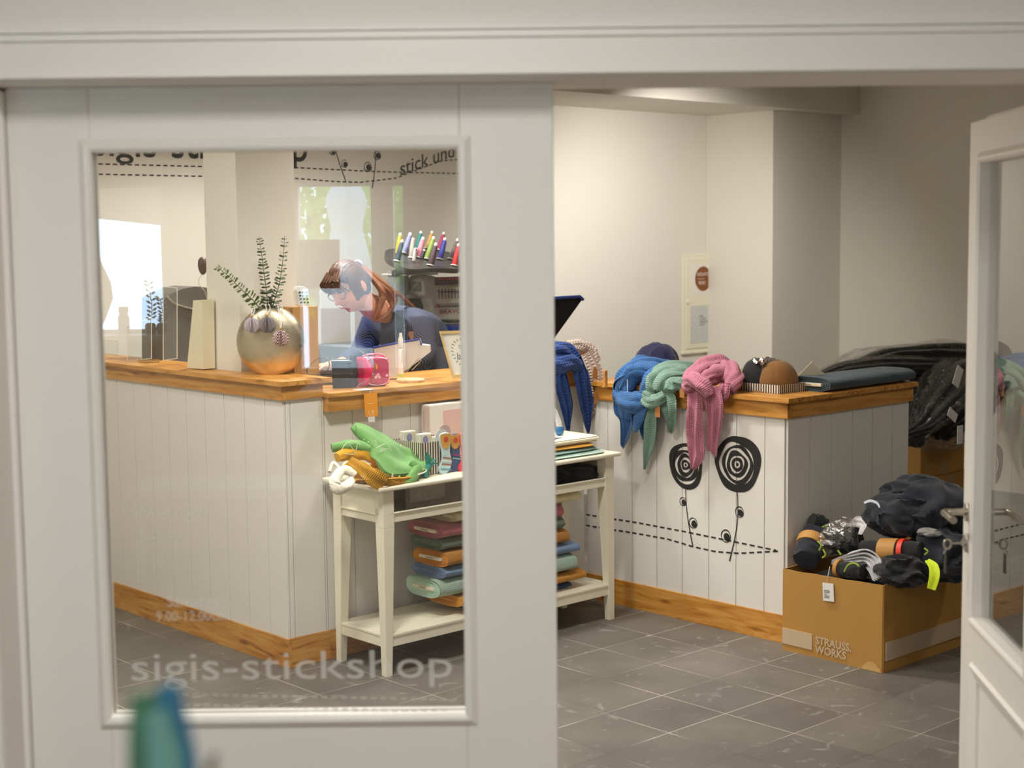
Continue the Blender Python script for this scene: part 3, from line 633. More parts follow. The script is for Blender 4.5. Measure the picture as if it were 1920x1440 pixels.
# low counter in the middle
t = thing('low_counter', 'white panelled counter with oak top behind the console table', 'counter', (.95, .25, 0))
m = MB(); m.box((.145, .012, 0), (1.664, .05, 1.06)); m.build('core', GROOVE, t, smooth=False)
m = MB(); boards_u(m, .012, .196, 1.660, BB, 1.005, .185); m.build('panel', PANEL, t, smooth=False, bevel=.0012)
m = MB(); m.box((.201, -.006, 0), (1.660, .012, BB)); m.build('baseboard', WOODU, t, smooth=False, bevel=.001)
m = MB(); m.box((.19, -.04, 1.005), (1.660, 0.0, 1.062)); m.build('fascia', WOODU, t, smooth=False, bevel=.001)
m = MB(); m.box((.186, -.052, 1.062), (1.66, .465, 1.080)); m.build('countertop', WOODU, t, smooth=False, bevel=.0015)
m = MB(); m.box((1.62, .05, 0), (1.64, .54, 1.06)); m.build('side_panel', PANEL, t, smooth=False)
# right counter
t = thing('display_counter', 'white panelled counter with spiral flowers under the hanging scarves', 'counter', (2.1, -.4, 0))
m = MB(); m.box((1.688, -1.139, 0), (2.56, .0, .99)); m.build('core', GROOVE, t, smooth=False)
m = MB(); boards_v(m, 1.688, -1.139, .0, BB, .938, -.287); boards_u(m, -1.139, 1.6765, 2.56, 0.0+.002, .938, 1.682)
m.build('panel', PANEL, t, smooth=False, bevel=.0012)
m = MB(); m.box((1.67, -1.157, 0), (1.688, .0, BB)); m.build('baseboard', WOODV, t, smooth=False, bevel=.001)
m = MB(); m.box((1.662, -1.163, .938), (1.688, .0, 1.003)); m.build('fascia', WOODV, t, smooth=False, bevel=.001)
m = MB(); m.box((1.6885, -1.163, .938), (2.575, -1.139, 1.003)); m.build('fascia', WOODU, t, smooth=False, bevel=.001)
m = MB(); m.box((1.646, -1.18, 1.003), (2.59, .0, 1.023)); m.build('countertop', WOODV, t, smooth=False, bevel=.0015)
fnC = lambda x, y, z=0: (1.6755-z, -x, y)     # x runs to the right along the face
m = MB()
flower(m, fnC, (.607, .690), (.648, .338), .103, 2, [(.592, .527, .020), (.650, .440, .024)], -.012); m.build('flower_decal', BLACKV, t, smooth=False)
m = MB(); flower(m, fnC, (.893, .722), (.853, .302), .123, 6, [(.905, .520, .024), (.832, .407, .028)], .022); m.build('flower_decal', BLACKV, t, smooth=False)
m = MB(); dashes(m, [(-.005, .392), (.3, .397), (.6, .395), (.9, .389), (1.10, .385)], .026, .016, .0065, fnC)
dashes(m, [(-.005, .341), (.3, .347), (.5, .348), (.65, .335), (.78, .332), (.9, .343), (1.0, .362), (1.11, .383)], .026, .016, .0065, fnC)
m.build('dash_decal', BLACKV, t, smooth=False)
# electrical cabinet on the back wall
def cp(x, y): return Pv(x, y, 2.0)
t = thing('fuse_cabinet', 'flat cream fuse cabinet on the back wall with two prints', 'cabinet', (4.8, 1.98, .87))
m = MB(); m.box((4.632, 1.985, .87), (5.06, 2.0, 1.545)); m.build('frame', CREAM, t, smooth=False, bevel=.003)
m = MB(); m.box((4.658, 1.978, .895), (5.03, 1.986, 1.515)); cd_ = m.build('door', CREAM, t, smooth=False, bevel=.003)
m = MB(); m.lathe([(.016, 0), (.016, .006), (.012, .008)], 20, Matrix.Translation((4.672, 1.978, 1.22)) @ Matrix.Rotation(pi/2, 4, 'X')); m.build('knob', CREAM, cd_)
m = MB(); m.box((4.620, 1.975, .86), (5.07, 1.998, .876)); m.build('lower_lip', CREAM, t, smooth=False, bevel=.003)
t = thing('round_print', 'small white card with brown disc and lettering on the fuse cabinet', 'print', (4.8, 1.976, 1.28))
MB().box((4.69, 1.9765, 1.27), (4.90, 1.9778, 1.48)).build('card', mat('card_white', '#efeae0', .7), t, smooth=False)
m = MB(); fnp = lambda x, y, z=0: (x, 1.9762-z, y); ring2d(m, (4.83, 1.375), .085, 0, fnp, 1, wob=.02); m.build('disc', mat('print_brown', '#8a4f22', .6), t, smooth=False)
m = MB(); text_mb(m, 'EINZIGARTIG', .034, lambda x, y, z: fnp(4.765+x*.6, 1.395+y, .001)); text_mb(m, 'ist besser als', .014, lambda x, y, z: fnp(4.77+x, 1.372+y, .001)); text_mb(m, 'PERFEKT', .034, lambda x, y, z: fnp(4.78+x*.6, 1.335+y, .001)); m.build('lettering', mat('card_white', '#efeae0'), t, smooth=False)
t = thing('grey_print', 'pale grey dotted sheet low on the fuse cabinet', 'print', (4.8, 1.976, .94))
MB().box((4.70, 1.9765, .93), (4.90, 1.9778, 1.19)).build('sheet', mat('sheet_grey', '#cfd0cc', .7), t, smooth=False)
m = MB(); random.seed(5)
for i in range(40):
    ring2d(m, (4.71+random.random()*.09, 1.0+random.random()*.18), random.uniform(.002, .006), 0, fnp, i, n=10, wob=0)
m.build('print', mat('card_white', '#efeae0'), t, smooth=False)
m = MB(); text_mb(m, 'HIER\nIST DER\nLIEBLINGS\nPLATZ', .02, lambda x, y, z: fnp(4.79+x, 1.11+y, .001)); m.build('lettering', mat('grey_ink', '#77756f'), t, smooth=False)
# ================================================================== CONSOLE TABLE
t = thing('console_table', 'cream console table with lower shelf stacked with fabric', 'table', (.82, -.21, 0))
x0, x1, y0, y1 = .197, 1.470, -.372, -.045; TT = .745
m = MB(); m.box((.165, -.395, .727), (1.495, -.015, TT)); m.build('table_top', CREAM, t, smooth=False, bevel=.006)
for (lx, ly, sx, sy) in ((x0, y0, 1, 1), (x1, y0, -1, 1), (x0, y1, 1, -1), (x1, y1, -1, -1)):
    w, wb_ = .052, .030; m = MB()
    a = [(lx, ly), (lx+sx*w, ly), (lx+sx*w, ly+sy*w), (lx, ly+sy*w)]; b = [(lx, ly), (lx+sx*wb_, ly), (lx+sx*wb_, ly+sy*wb_), (lx, ly+sy*wb_)]
    if sx*sy < 0: a = a[::-1]; b = b[::-1]
    m.frustum([(p[0], p[1], .58) for p in a], [(p[0], p[1], .727) for p in a]); m.frustum([(p[0], p[1], 0) for p in b], [(p[0], p[1], .58) for p in a]); m.build('leg', CREAM, t, smooth=False, bevel=.0015)
for nm, bx in (('front_rail', ((x0+.05, y0+.006, .598), (x1-.05, y0+.03, .632))), ('back_panel', ((x0+.05, y1-.018, .598), (x1-.05, y1-.004, .727))),
               ('side_panel', ((x0+.006, y0+.05, .598), (x0+.022, y1-.05, .727))), ('side_panel', ((x1-.022, y0+.05, .598), (x1-.006, y1-.05, .727)))):
    MB().box(*bx).build(nm, CREAM, t, smooth=False, bevel=.0015)
m = MB(); m.box((x0+.03, y0, .632), (x1-.03, y0+.012, .638)); m.box((x0, y0+.03, .628), (x0+.008, y1-.03, .634)); m.build('beading', CREAM, t, smooth=False, bevel=.002)
MB().box((x0+.02, y0+.03, .598), (x1-.02, y1-.018, .606)).build('inner_board', CREAM, t, smooth=False)
m = MB(); m.box((x0+.004, y0+.002, .150), (x1-.004, y1-.002, .163)); m.build('lower_shelf', CREAM, t, smooth=False, bevel=.003)
for bx in (((x0+.03, y0+.006, .113), (x1-.03, y0+.024, .150)), ((x0+.03, y1-.024, .113), (x1-.03, y1-.006, .150)), ((x0+.006, y0+.03, .113), (x0+.024, y1-.03, .150)), ((x1-.024, y0+.03, .113), (x1-.006, y1-.03, .150))):
    MB().box(*bx).build('shelf_rail', CREAM, t, smooth=False, bevel=.001)
# ================================================================== CLOTH HELPERS
def N3(a, b, c, s=1.0): return noise.noise(Vector((a, b, c))*s)
def strip(mb, pts, widths, side, nf=3, amp=.012, seed=0, th=.003, nu=None, nv=28, crossoff=None, skew=0, fringe=0):
    """cloth strip along pts (Catmull-Rom); widths half-width list; side = Vector or list; folds run along it"""
    P = cr(pts, 10); n = len(P)-1; sides = side if isinstance(side, (list, tuple)) else [side, side]
    def fn(a, b):
        k = a*n; i = min(int(k), n-1); c = P[i].lerp(P[i+1], k-i); t = (P[i+1]-P[i]).normalized()
        sd = interp([Vector(x) for x in sides], a); sd = (sd-t*sd.dot(t)).normalized(); nn = t.cross(sd).normalized()
        w = interp(widths, a); x = (b-.5)*2
        ph = seed*2.1+1.3*noise.noise(Vector((a*2.2, seed, 1)))
        off = amp*(sin(nf*pi*x*(1+.15*sin(seed))+ph)*.7+.5*noise.noise(Vector((x*2.5, a*5, seed))))*(.35+min(1, w/.05))
        return c+sd*(x*w)+nn*off+t*(skew*x*a*w)
    L = sum((P[i+1]-P[i]).length for i in range(n))
    mb.sheet(fn, nu or n*2, nv, th, uvs=(L, max(widths)*2)); return mb
def rope(mb, pts, r, nf=5, depth=.22, tw=3, seed=0, squash=1.0, closed=False, n=40):
    """gathered cloth: swept tube with pleats twisting round it"""
    P = cr(pts, 10, closed)
    mb.tube(P, [interp(r, k/(len(P)-1)) for k in range(len(P))] if isinstance(r, (list, tuple)) else r, n, closed=closed, squash=squash,
            rf=lambda t, g: 1+depth*(abs(sin(nf*.5*g+tw*t*2+seed))-.6)+.14*noise.noise(Vector((cos(g)*1.4, sin(g)*1.4, t*6+seed*3))))
    return mb
def heap(mb, c, r, seed=0, folds=.22, fr=2.2, flat=.25, nu=72, nv=44, stretch=(1, 1, 1), M=None, fine=.35):
    fr *= .62; folds *= 1.1
    """heap of crumpled cloth with ridged creases"""
    c = Vector(c); r = Vector(r)
    def fn(d):
        q = Vector((d.x*stretch[0], d.y*stretch[1], d.z*stretch[2]))
        w = Vector((noise.noise(q*1.3+Vector((seed, 0, 0))), noise.noise(q*1.3+Vector((0, seed, 5))), noise.noise(q*1.3+Vector((3, 0, seed)))))*.6
        n_ = 1-abs(noise.noise((q+w)*fr+Vector((seed*7, 1, 2))))*2; n2 = 1-abs(noise.noise((q+w*.6)*fr*2.3+Vector((seed*3, 4, 2))))*2
        k = 1+folds*(n_-.6)+folds*.38*fine*(n2-.6)
        p = Vector((d.x*r.x*k, d.y*r.y*k, d.z*r.z*k))
        if d.z < 0: p.z *= flat
        return c+p
    mb.blob(fn, nu, nv, M=M); return mb
def cloth(name, col, weave=0, rough=.9, **kw):
    if weave: return mat(name, col, rough, bump=1.0, bscale=weave, kind='weave', sheen=.15)
    return mat(name, col, rough, bump=.35, bscale=180, var=.1, vscale=20, sheen=.2)
def tagcard(mb, c, w, h, side, up, th=.001, hole=True):
    c, side, up = Vector(c), Vector(side).normalized(), Vector(up).normalized(); n = side.cross(up)
    pts = [(-w/2, -h/2), (w/2, -h/2), (w/2, h/2-w*.25), (w*.25, h/2), (-w*.25, h/2), (-w/2, h/2-w*.25)]
    mb.prism(pts, lambda x, y: c+side*x+up*y, lambda x, y: c+side*x+up*y+n*th); return mb
KRAFT = mat('kraft_card', '#a8703a', .8); TAGW = mat('tag_white', '#e9e6e0', .7); TAGC = mat('tag_cream', '#e3d8bf', .7)
NEGU = Vector((-1, 0, 0)); NEGV = Vector((0, -1, 0)); UP = Vector((0, 0, 1))
# ================================================================== SCARVES ON THE RIGHT COUNTER
def P3(px, py, u): return Pu(px, py, u)
def scarf(name_label, colname, col, weave, loop, knot, tails, seed, extra=None, group='knotted scarves hanging over the counter edge'):
    mt = cloth(colname, col, weave)
    base = loop[0]
    t = thing('scarf', name_label, 'scarf', (base[0], base[1], base[2]), group)
    m = MB()
    for pts, r, sq in loop[1]: rope(m, pts, r, nf=4.5, depth=.24, tw=1.8, seed=seed+len(m.v) % 7, squash=sq)
    m.build('gathered_loop', mt, t)
    m = MB(); kpts, kr = knot; rope(m, kpts, kr, nf=5, depth=.25, tw=2, seed=seed+3, n=32); m.build('knot', mt, t)
    for i, (pts, ws, sd, sk) in enumerate(tails):
        m = MB(); strip(m, pts, [x*(1.2 if seed < 9 else .95) for x in ws], sd, nf=1.5+i*.5, amp=.009, seed=seed+i*4, th=.003, skew=sk, nv=30); m.build('tail', mt, t)
    if extra: extra(t)
    return t
def kraft_tag(t, c, w=.03, h=.05, mt=KRAFT, string=None):
    m = MB(); tagcard(m, c, w, h, NEGV, UP); o = m.build('hang_tag', mt, t, smooth=False)
    if string: MB().tube([string, Vector(c)+UP*h*.42], .0012, 5).build('tag_string', TAGW, t)
S = P3
# blue scarf
zt = 1.023
def blue_tag(t): kraft_tag(t, S(1177, 748, 1.575), .012, .055, KRAFT, S(1176, 705, 1.585))
scarf('bright blue gauze scarf with frayed tails, leftmost of three on the display counter', 'cloth_blue', '#3672b4', 900,
      ((1.72, -.36, zt), [
          ([S(1168, 735, 1.62), S(1175, 705, 1.63), S(1205, 688, 1.70), S(1250, 690, 1.80), S(1290, 700, 1.86)], [.045, .05, .055, .05, .03], .8),
          ([S(1172, 730, 1.615), S(1190, 700, 1.64), S(1222, 697, 1.68), S(1262, 700, 1.74)], [.05, .055, .055, .03], .8),
          ([S(1215, 745, 1.615), S(1222, 712, 1.635), S(1250, 700, 1.70), S(1275, 703, 1.76)], [.04, .05, .05, .03], .8),
          ([S(1190, 690, 1.70), S(1197, 676, 1.74), S(1215, 680, 1.80)], [.03, .03, .03], .8)]),
      ([S(1160, 738, 1.61), S(1178, 752, 1.595), S(1202, 752, 1.60), S(1222, 738, 1.62)], [.035, .045, .045, .03]),
      [([S(1172, 742, 1.60), S(1168, 770, 1.595), S(1172, 800, 1.61), S(1166, 838, 1.63)], [.045, .05, .042, .024, .006], NEGV, .7),
       ([S(1198, 742, 1.60), S(1192, 765, 1.59), S(1180, 790, 1.60)], [.05, .055, .05, .05], NEGV, .3),
       ([S(1215, 740, 1.605), S(1216, 770, 1.61), S(1208, 800, 1.635), S(1207, 825, 1.65)], [.045, .045, .03, .006], NEGV, -.4)], 1, blue_tag)
m = MB()
# green scarf
def green_tag(t): kraft_tag(t, S(1233, 771, 1.572), .028, .052, KRAFT, S(1230, 742, 1.58))
scarf('sage green gauze scarf with kraft tag between the blue and pink scarves', 'cloth_sage', '#86ab98', 900,
      ((1.74, -.5, zt), [
          ([S(1222, 750, 1.60), S(1222, 722, 1.615), S(1240, 702, 1.66), S(1275, 695, 1.76), S(1305, 692, 1.85)], [.035, .045, .05, .05, .03], .85),
          ([S(1235, 735, 1.60), S(1245, 712, 1.63), S(1275, 705, 1.70), S(1310, 704, 1.78)], [.03, .042, .045, .03], .85),
          ([S(1255, 735, 1.60), S(1262, 720, 1.625), S(1290, 722, 1.66), S(1312, 717, 1.70)], [.03, .035, .035, .025], .85)]),
      ([S(1214, 735, 1.60), S(1216, 752, 1.588), S(1232, 752, 1.585), S(1248, 740, 1.60)], [.022, .03, .03, .022]),
      [([S(1219, 745, 1.605), S(1221, 775, 1.60), S(1219, 820, 1.625), S(1213, 855, 1.64), S(1208, 880, 1.645)], [.024, .028, .032, .026, .014, .003], NEGV, -.4),
       ([S(1240, 738, 1.60), S(1250, 760, 1.595), S(1256, 785, 1.61), S(1256, 811, 1.63)], [.034, .045, .035, .022, .006], NEGV, .5)], 5, green_tag)
# pink scarf
def pink_tag(t): kraft_tag(t, S(1279, 737, 1.60), .026, .04, KRAFT)
scarf('dusty pink gauze scarf with two long tails, rightmost of the hanging scarves', 'cloth_pink', '#d58299', 900,
      ((1.74, -.75, zt), [
          ([S(1300, 735, 1.61), S(1298, 712, 1.625), S(1315, 695, 1.67), S(1345, 682, 1.74), S(1368, 690, 1.79)], [.035, .045, .05, .045, .03], .9),
          ([S(1365, 735, 1.64), S(1376, 710, 1.69), S(1362, 690, 1.75), S(1335, 690, 1.78)], [.03, .04, .042, .03], .9),
          ([S(1312, 725, 1.61), S(1330, 708, 1.65), S(1352, 700, 1.70), S(1372, 715, 1.72)], [.03, .042, .045, .03], .9),
          ([S(1338, 690, 1.74), S(1352, 676, 1.77), S(1362, 690, 1.78)], [.02, .022, .02], .9)]),
      ([S(1289, 722, 1.60), S(1300, 712, 1.588), S(1318, 722, 1.575), S(1332, 742, 1.585)], [.022, .032, .034, .022]),
      [([S(1303, 728, 1.60), S(1302, 765, 1.59), S(1302, 810, 1.61), S(1304, 845, 1.62), S(1298, 880, 1.625)], [.036, .04, .042, .046, .042, .006], NEGV, .5),
       ([S(1336, 725, 1.60), S(1340, 765, 1.60), S(1338, 810, 1.625), S(1336, 851, 1.64)], [.045, .052, .042, .032, .026], NEGV, .35),
       ([S(1358, 718, 1.615), S(1357, 735, 1.61), S(1353, 748, 1.615)], [.03, .028, .02], NEGV, 0)], 9, pink_tag)
# navy cap lying behind the blue scarf
m = MB(); heap(m, Pv(1205, 690, -.22)+Vector((.1, 0, 0)), (.085, .12, .11), 4, .12, 1.6, .5); m.build('cloth_bundle', cloth('cloth_navy', '#14153c'), label='dark navy bundle of cloth heaped behind the bright blue scarf', cat='cloth')
# scarves at the inner corner
navy = 'navy waffle scarf with two pointed tails next to the sliding door'
mt = cloth('cloth_navy_waffle', '#173d80', 420); bz = Pv(1060, 690, -.03)
t = thing('scarf', navy, 'scarf', tuple(bz), 'scarves at the inner corner')
Q = lambda x, y, v=-.075: Pv(x, y, v)
m = MB(); rope(m, [Q(1000, 680, -.03), Q(1030, 660, -.03), Q(1060, 658, -.04), Q(1080, 672, -.06)], [.03, .04, .04, .03], seed=2); rope(m, [Q(1005, 690, -.06), Q(1040, 685), Q(1070, 680), Q(1085, 690)], [.03, .04, .04, .025], seed=3); m.build('gathered_loop', mt, t)
m = MB(); strip(m, [Q(1050, 665, -.08), Q(1052, 710, -.09), Q(1063, 760), Q(1066, 810, -.06)], [.02, .045, .04, .006], Vector((1, 0, 0)), 2.2, .010, 2, skew=.2); m.build('tail', mt, t)
m = MB(); strip(m, [Q(1080, 665, -.08), Q(1090, 705, -.095), Q(1099, 760, -.08), Q(1103, 812, -.065)], [.02, .045, .04, .004], Vector((1, 0, 0)), 2.2, .010, 6, skew=-.1); m.build('tail', mt, t)
mt2 = cloth('cloth_blush_check', '#c9b4a6', 420); t = thing('scarf', 'pale blush waffle scarf hanging behind the navy waffle scarf', 'scarf', tuple(Pv(1105, 690, -.02)), 'scarves at the inner corner')
m = MB(); rope(m, [Q(1060, 652, .03), Q(1085, 650, .03), Q(1105, 660, .02), Q(1115, 680, 0)], [.03, .035, .035, .03], seed=5); m.build('gathered_loop', mt2, t)
m = MB(); strip(m, [Q(1100, 662, -.03), Q(1116, 700, -.06), Q(1118, 740, -.06), Q(1106, 790, -.05)], [.03, .04, .035, .008], Vector((1, 0, 0)), 3, .012, 8); m.build('tail', mt2, t)
m = MB(); tagcard(m, Q(1116, 700, -.10), .03, .05, Vector((1, 0, 0)), UP); m.build('hang_tag', KRAFT, t, smooth=False); m = MB(); tagcard(m, Q(1117, 745, -.10), .022, .06, Vector((1, 0, 0)), UP); m.build('hang_tag', KRAFT, t, smooth=False)
b = Pz(1134, 711, 1.06); m = MB(); m.box((b.x-.012, b.y-.01, 1.023), (b.x+.012, b.y+.01, 1.03)).box((b.x-.006, b.y-.008, 1.023), (b.x+.010, b.y+.004, 1.10))
m.build('wooden_peg', WOODV, smooth=False, bevel=.002, label='small upright wooden peg at the left end of the display counter', cat='peg')
# ================================================================== TRAY WITH CAPS, CARD, FABRIC BOLT
STW = mat('stripe_white', '#e8e0cf', .6); STD = mat('stripe_brown', '#4a382f', .6)
def striped_box(t, u0, u1, v0, v1, z0, h, step=.009):
    """open box with vertical stripes that are printed bands on all four walls"""
    th = .003; m = MB(); m.box((u0, v0, z0), (u1, v1, z0+.003)); m.box((u0, v0, z0), (u1, v0+th, z0+h)); m.box((u0, v1-th, z0), (u1, v1, z0+h)); m.box((u0, v0, z0), (u0+th, v1, z0+h)); m.box((u1-th, v0, z0), (u1, v1, z0+h))
    m.build('box_walls', STW, t, smooth=False); e = .0004; s = MB(); x = u0+step*.5
    while x+step < u1: s.box((x, v0-e, z0+.001), (x+step, v0+th+e, z0+h+e)); s.box((x, v1-th-e, z0+.001), (x+step, v1+e, z0+h+e)); x += 2*step
    x = v0+step*.5
    while x+step < v1: s.box((u0-e, x, z0+.001), (u0+th+e, x+step, z0+h+e)); s.box((u1-th-e, x, z0+.001), (u1+e, x+step, z0+h+e)); x += 2*step
    s.build('stripe_print', STD, t, smooth=False)
Zc = 1.023
c0 = Pz(1462, 739, Zc); c1 = Pz(1380, 731, Zc); c2 = Pz(1514, 729, Zc)
bu0, bv0 = c0.x, c0.y; bu1 = bu0+.20; bv1 = bv0+.235
t = thing('striped_tray', 'low brown and white striped tray holding caps', 'tray', ((bu0+bu1)/2, (bv0+bv1)/2, Zc)); striped_box(t, bu0, bu1, bv0, bv1, Zc, .036, .0065)
def cap(label, colname, col, c, r, h, yaw, tilt, seed):
    """baseball cap: six-panel crown with seams, button, visor"""
    t = thing('baseball_cap', label, 'cap', tuple(c), 'caps standing in the striped tray'); mt = cloth(colname, col)
    M_ = Matrix.Translation(c) @ Matrix.Rotation(yaw, 4, 'Z') @ Matrix.Rotation(tilt, 4, 'Y')
    m = MB(); n = 48; vs = []; fs = []
    rows = 14
    for j in range(rows+1):
        a = (pi/2)*j/rows
        for i in range(n):
            g = 2*pi*i/n; k = 1-.035*math.exp(-((((g/(pi/3)) % 1)-.0)**2)*400)-.035*math.exp(-((((g/(pi/3)) % 1)-1)**2)*400)
            rr = r*cos(a)**.8*k*(1+.02*sin(3*g+seed)); vs.append((rr*cos(g)*1.08, rr*sin(g), h*sin(a)))
    for j in range(rows):
        for i in range(n): fs.append((j*n+i, j*n+(i+1) % n, (j+1)*n+(i+1) % n, (j+1)*n+i))
    m.add(vs, fs, M=M_); m.build('crown', mt, t)
    m = MB(); m.lathe([(.009, 0), (.008, .003), (.003, .005)], 14, M_ @ Matrix.Translation((0, 0, h))); m.build('button', mt, t)
    m = MB(); m.sheet(lambda a, b: M_ @ Vector((r*(.98+b*.62*sin(pi*(.12+.76*a)))*cos((a-.5)*2.1)*1.06, r*(.98+.15*b)*sin((a-.5)*2.1), .004-.022*b+.03*abs(a-.5)**2*4*-.4)), 24, 8, .003); m.build('visor', mt, t)
    return t
T0 = Vector((0, 0, Zc+.012))
def tp(px, py, v): q = Pv(px, py, v); q.z = Zc+.014; return q
cap('black cap lying at the back left of the striped tray', 'cap_black', '#17171c', Vector((bu0+.085, bv0+.165, Zc+.02)), .072, .118, 2.2, .25, 1)
cap('dark brown cap in the middle of the striped tray', 'cap_brown', '#4a3c31', Vector((bu0+.105, bv0+.125, Zc+.018)), .074, .122, 2.2, .15, 2)
tn = cap('tan brown cap at the front of the striped tray', 'cap_tan', '#7d5220', Vector((bu0+.102, bv0+.085, Zc+.015)), .084, .115, 2.6, .05, 3)
m = MB(); M_ = Matrix.Translation((bu0+.05, bv0+.14, Zc+.125))
m.sheet(lambda a, b: M_ @ Vector(((a-.5)*.045, (b-.5)*.05, .01*sin(a*9)+.008*sin(b*7+a*4))), 16, 14, .0006); m.build('cap_label', mat('foil', '#d9d6d0', .15, .7), tn)
# cream card leaning behind the tray
cc = Pv(1520, 707, -1.02); M_ = Matrix.Translation((cc.x, cc.y, cc.z+.008)) @ Matrix.Rotation(-.55, 4, 'Z') @ Matrix.Rotation(.25, 4, 'X') @ Matrix.Rotation(.72, 4, 'Y')
MB().box((-.042, -.001, -.045), (.042, .001, .045), M_).build('swing_ticket', TAGC, smooth=False, label='cream card ticket standing askew between tray and fabric bolt', cat='card')
def bolt(name, label, col, u0, u1, v0, v1, z0, z1, text=None, group=None, cname=None, weave=0, ends=(1, 1), seed=0, sag=0, yaw=0, cat='fabric'):
    """fabric folded round a flat board: rounded section, layered ends, board label"""
    c = Vector(((u0+u1)/2, (v0+v1)/2, z0)); t = thing(name, label, cat, tuple(c), group); mt = cloth(cname or 'fabric_'+col.strip('#'), col, weave)
    d = (v1-v0)/2; h = (z1-z0)/2; L = (u1-u0)/2; M_ = Matrix.Translation((c.x, c.y, z0+h)) @ Matrix.Rotation(yaw, 4, 'Z'); n = 40; m = MB()
    def pt(x, g, k, e=0):
        cc_, ss = cos(g), sin(g); y = d*k*math.copysign(abs(cc_)**.62, cc_); hk = max(h-(1-k)*d*.42, .0025) if k < 1 else h
        z = hk*math.copysign(abs(ss)**.8, ss)
        wob = 1+.05*noise.noise(Vector((x*9, g*1.2, seed)))+.03*noise.noise(Vector((x*30, g*3, seed+4)))
        return Vector((x, y*wob, z*wob-sag*(x/L)**2))
    vs = []; fs = []; NX = 24
    for i in range(NX+1):
        for j in range(n): vs.append(pt(-L+2*L*i/NX, 2*pi*j/n, 1))
    for i in range(NX):
        for j in range(n): fs.append((i*n+j, (i+1)*n+j, (i+1)*n+(j+1) % n, i*n+(j+1) % n))
    uu = [(i/NX*2*L, j/n*2*(d+h)*1.6) for i in range(NX+1) for j in range(n)]
    m.add(vs, fs, uu)
    for sg in (-1, 1):                      # layered end faces
        ring = []; ks = [1, .93, .90, .83, .80, .73, .70, .63, .60, .5, .46]
        for q, k in enumerate(ks):
            dx = -(.004 if (q//1) % 2 else 0)-.0015*q*.3+.002*noise.noise(Vector((q, seed, sg)))
            ring.append([pt(sg*(L+dx), 2*pi*j/n, k) for j in range(n)])
        vs = [p for r_ in ring for p in r_]; fs = []
        for q in range(len(ks)-1):
            for j in range(n):
                f = (q*n+j, q*n+(j+1) % n, (q+1)*n+(j+1) % n, (q+1)*n+j); fs.append(f if sg > 0 else f[::-1])
        fs.append(tuple((len(ks)-1)*n+j for j in range(n)) if sg > 0 else tuple((len(ks)-1)*n+j for j in range(n))[::-1])
        m.add(vs, fs)
    m.v = [tuple(M_ @ Vector(p)) for p in m.v]; m.build('cloth_layers', mt, t)
    if text:
        m = MB(); m.box((-L-.004, -d*.62, -.008), (L+.002, d*.62, .006), M_); bd = m.build('board', TAGC, t, smooth=False, bevel=.003)
        m = MB(); text_mb(m, text, .011, lambda x, y, z: M_ @ Vector((-L-.0046, -x, -.005+y)), align='CENTER'); m.build('board_print', mat('ink', '#2b2623', .7), bd, smooth=False)
    return t
# dark teal bolt on top: runs along the counter's right side
a = Pv(1578, 735, -1.13); b_ = Pv(1700, 712, -1.13)
bolt('fabric_bolt', 'dark slate blue fabric bolt lying on the right end of the display counter', '#33454f', a.x-.13, b_.x+.02, -1.165, -.93, Zc, Zc+.060, 'SWAFING', seed=3, cname='cloth_slate')
# ================================================================== FABRIC STACK ON THE LOWER SHELF
specs = [  # label, colour, left px, right px, z bottom, z top, text, v-shift
    ('dark blue fabric bolt at the very bottom of the stack', '#27406c', .56, 1.270, .163, .192, 1, .03),
    ('orange yellow towelling bolt second from the bottom of the stack', '#e09a28', .47, 1.335, .192, .240, 0, -.005),
    ('mint green gauze bolt low in the stack', '#b9d3bf', .375, 1.275, .240, .318, 1, .0),
    ('grey blue knit bolt above the mint one', '#6f86a8', .40, 1.300, .318, .365, 0, .005),
    ('orange gauze bolt in the middle of the stack', '#d08a2c', .405, 1.235, .365, .432, 1, .0),
    ('dark green fabric bolt below the pink one', '#5f6f5c', .400, 1.212, .432, .484, 0, .01),
    ('dusty red pink bolt near the top of the stack', '#b0626a', .385, 1.198, .484, .545, 1, .0),
    ('cream fabric bolt topmost on the shelf stack', '#dccfa4', .455, 1.300, .545, .592, 1, -.01)]
for i, (lb, col, ua, ub, za, zb, tx, dv) in enumerate(specs):
    bolt('fabric_bolt', lb, col, ua+.135, ub, -.335+dv, -.115+dv*.3, za, zb, 'SWAFING' if tx else None, 'fabric bolts stacked on the lower shelf', seed=i*1.7, yaw=.02*sin(i*2.1), weave=700 if i in (1, 2, 4) else 0)
# things in the slot below the table top
m = MB(); heap(m, (1.32, -.27, .65), (.15, .075, .05), 3, .15, 2, .8); m.build('folded_garment', cloth('cloth_black', '#131419'), label='black folded garment in the slot below the table top at right', cat='garment')
t = thing('photo_card', 'dark patterned card standing in the slot below the table top', 'card', (.55, -.25, .61)); MB().box((.40, -.255, .6062), (.86, -.25, .715)).build('card', mat('photo_dark', '#8f8478', .4, var=.5, vscale=14), t, smooth=False)
MB().box((.42, -.2565, .64), (.60, -.2555, .70)).build('picture', mat('photo_pale', '#b9b0a5', .4, var=.35, vscale=40), t, smooth=False)
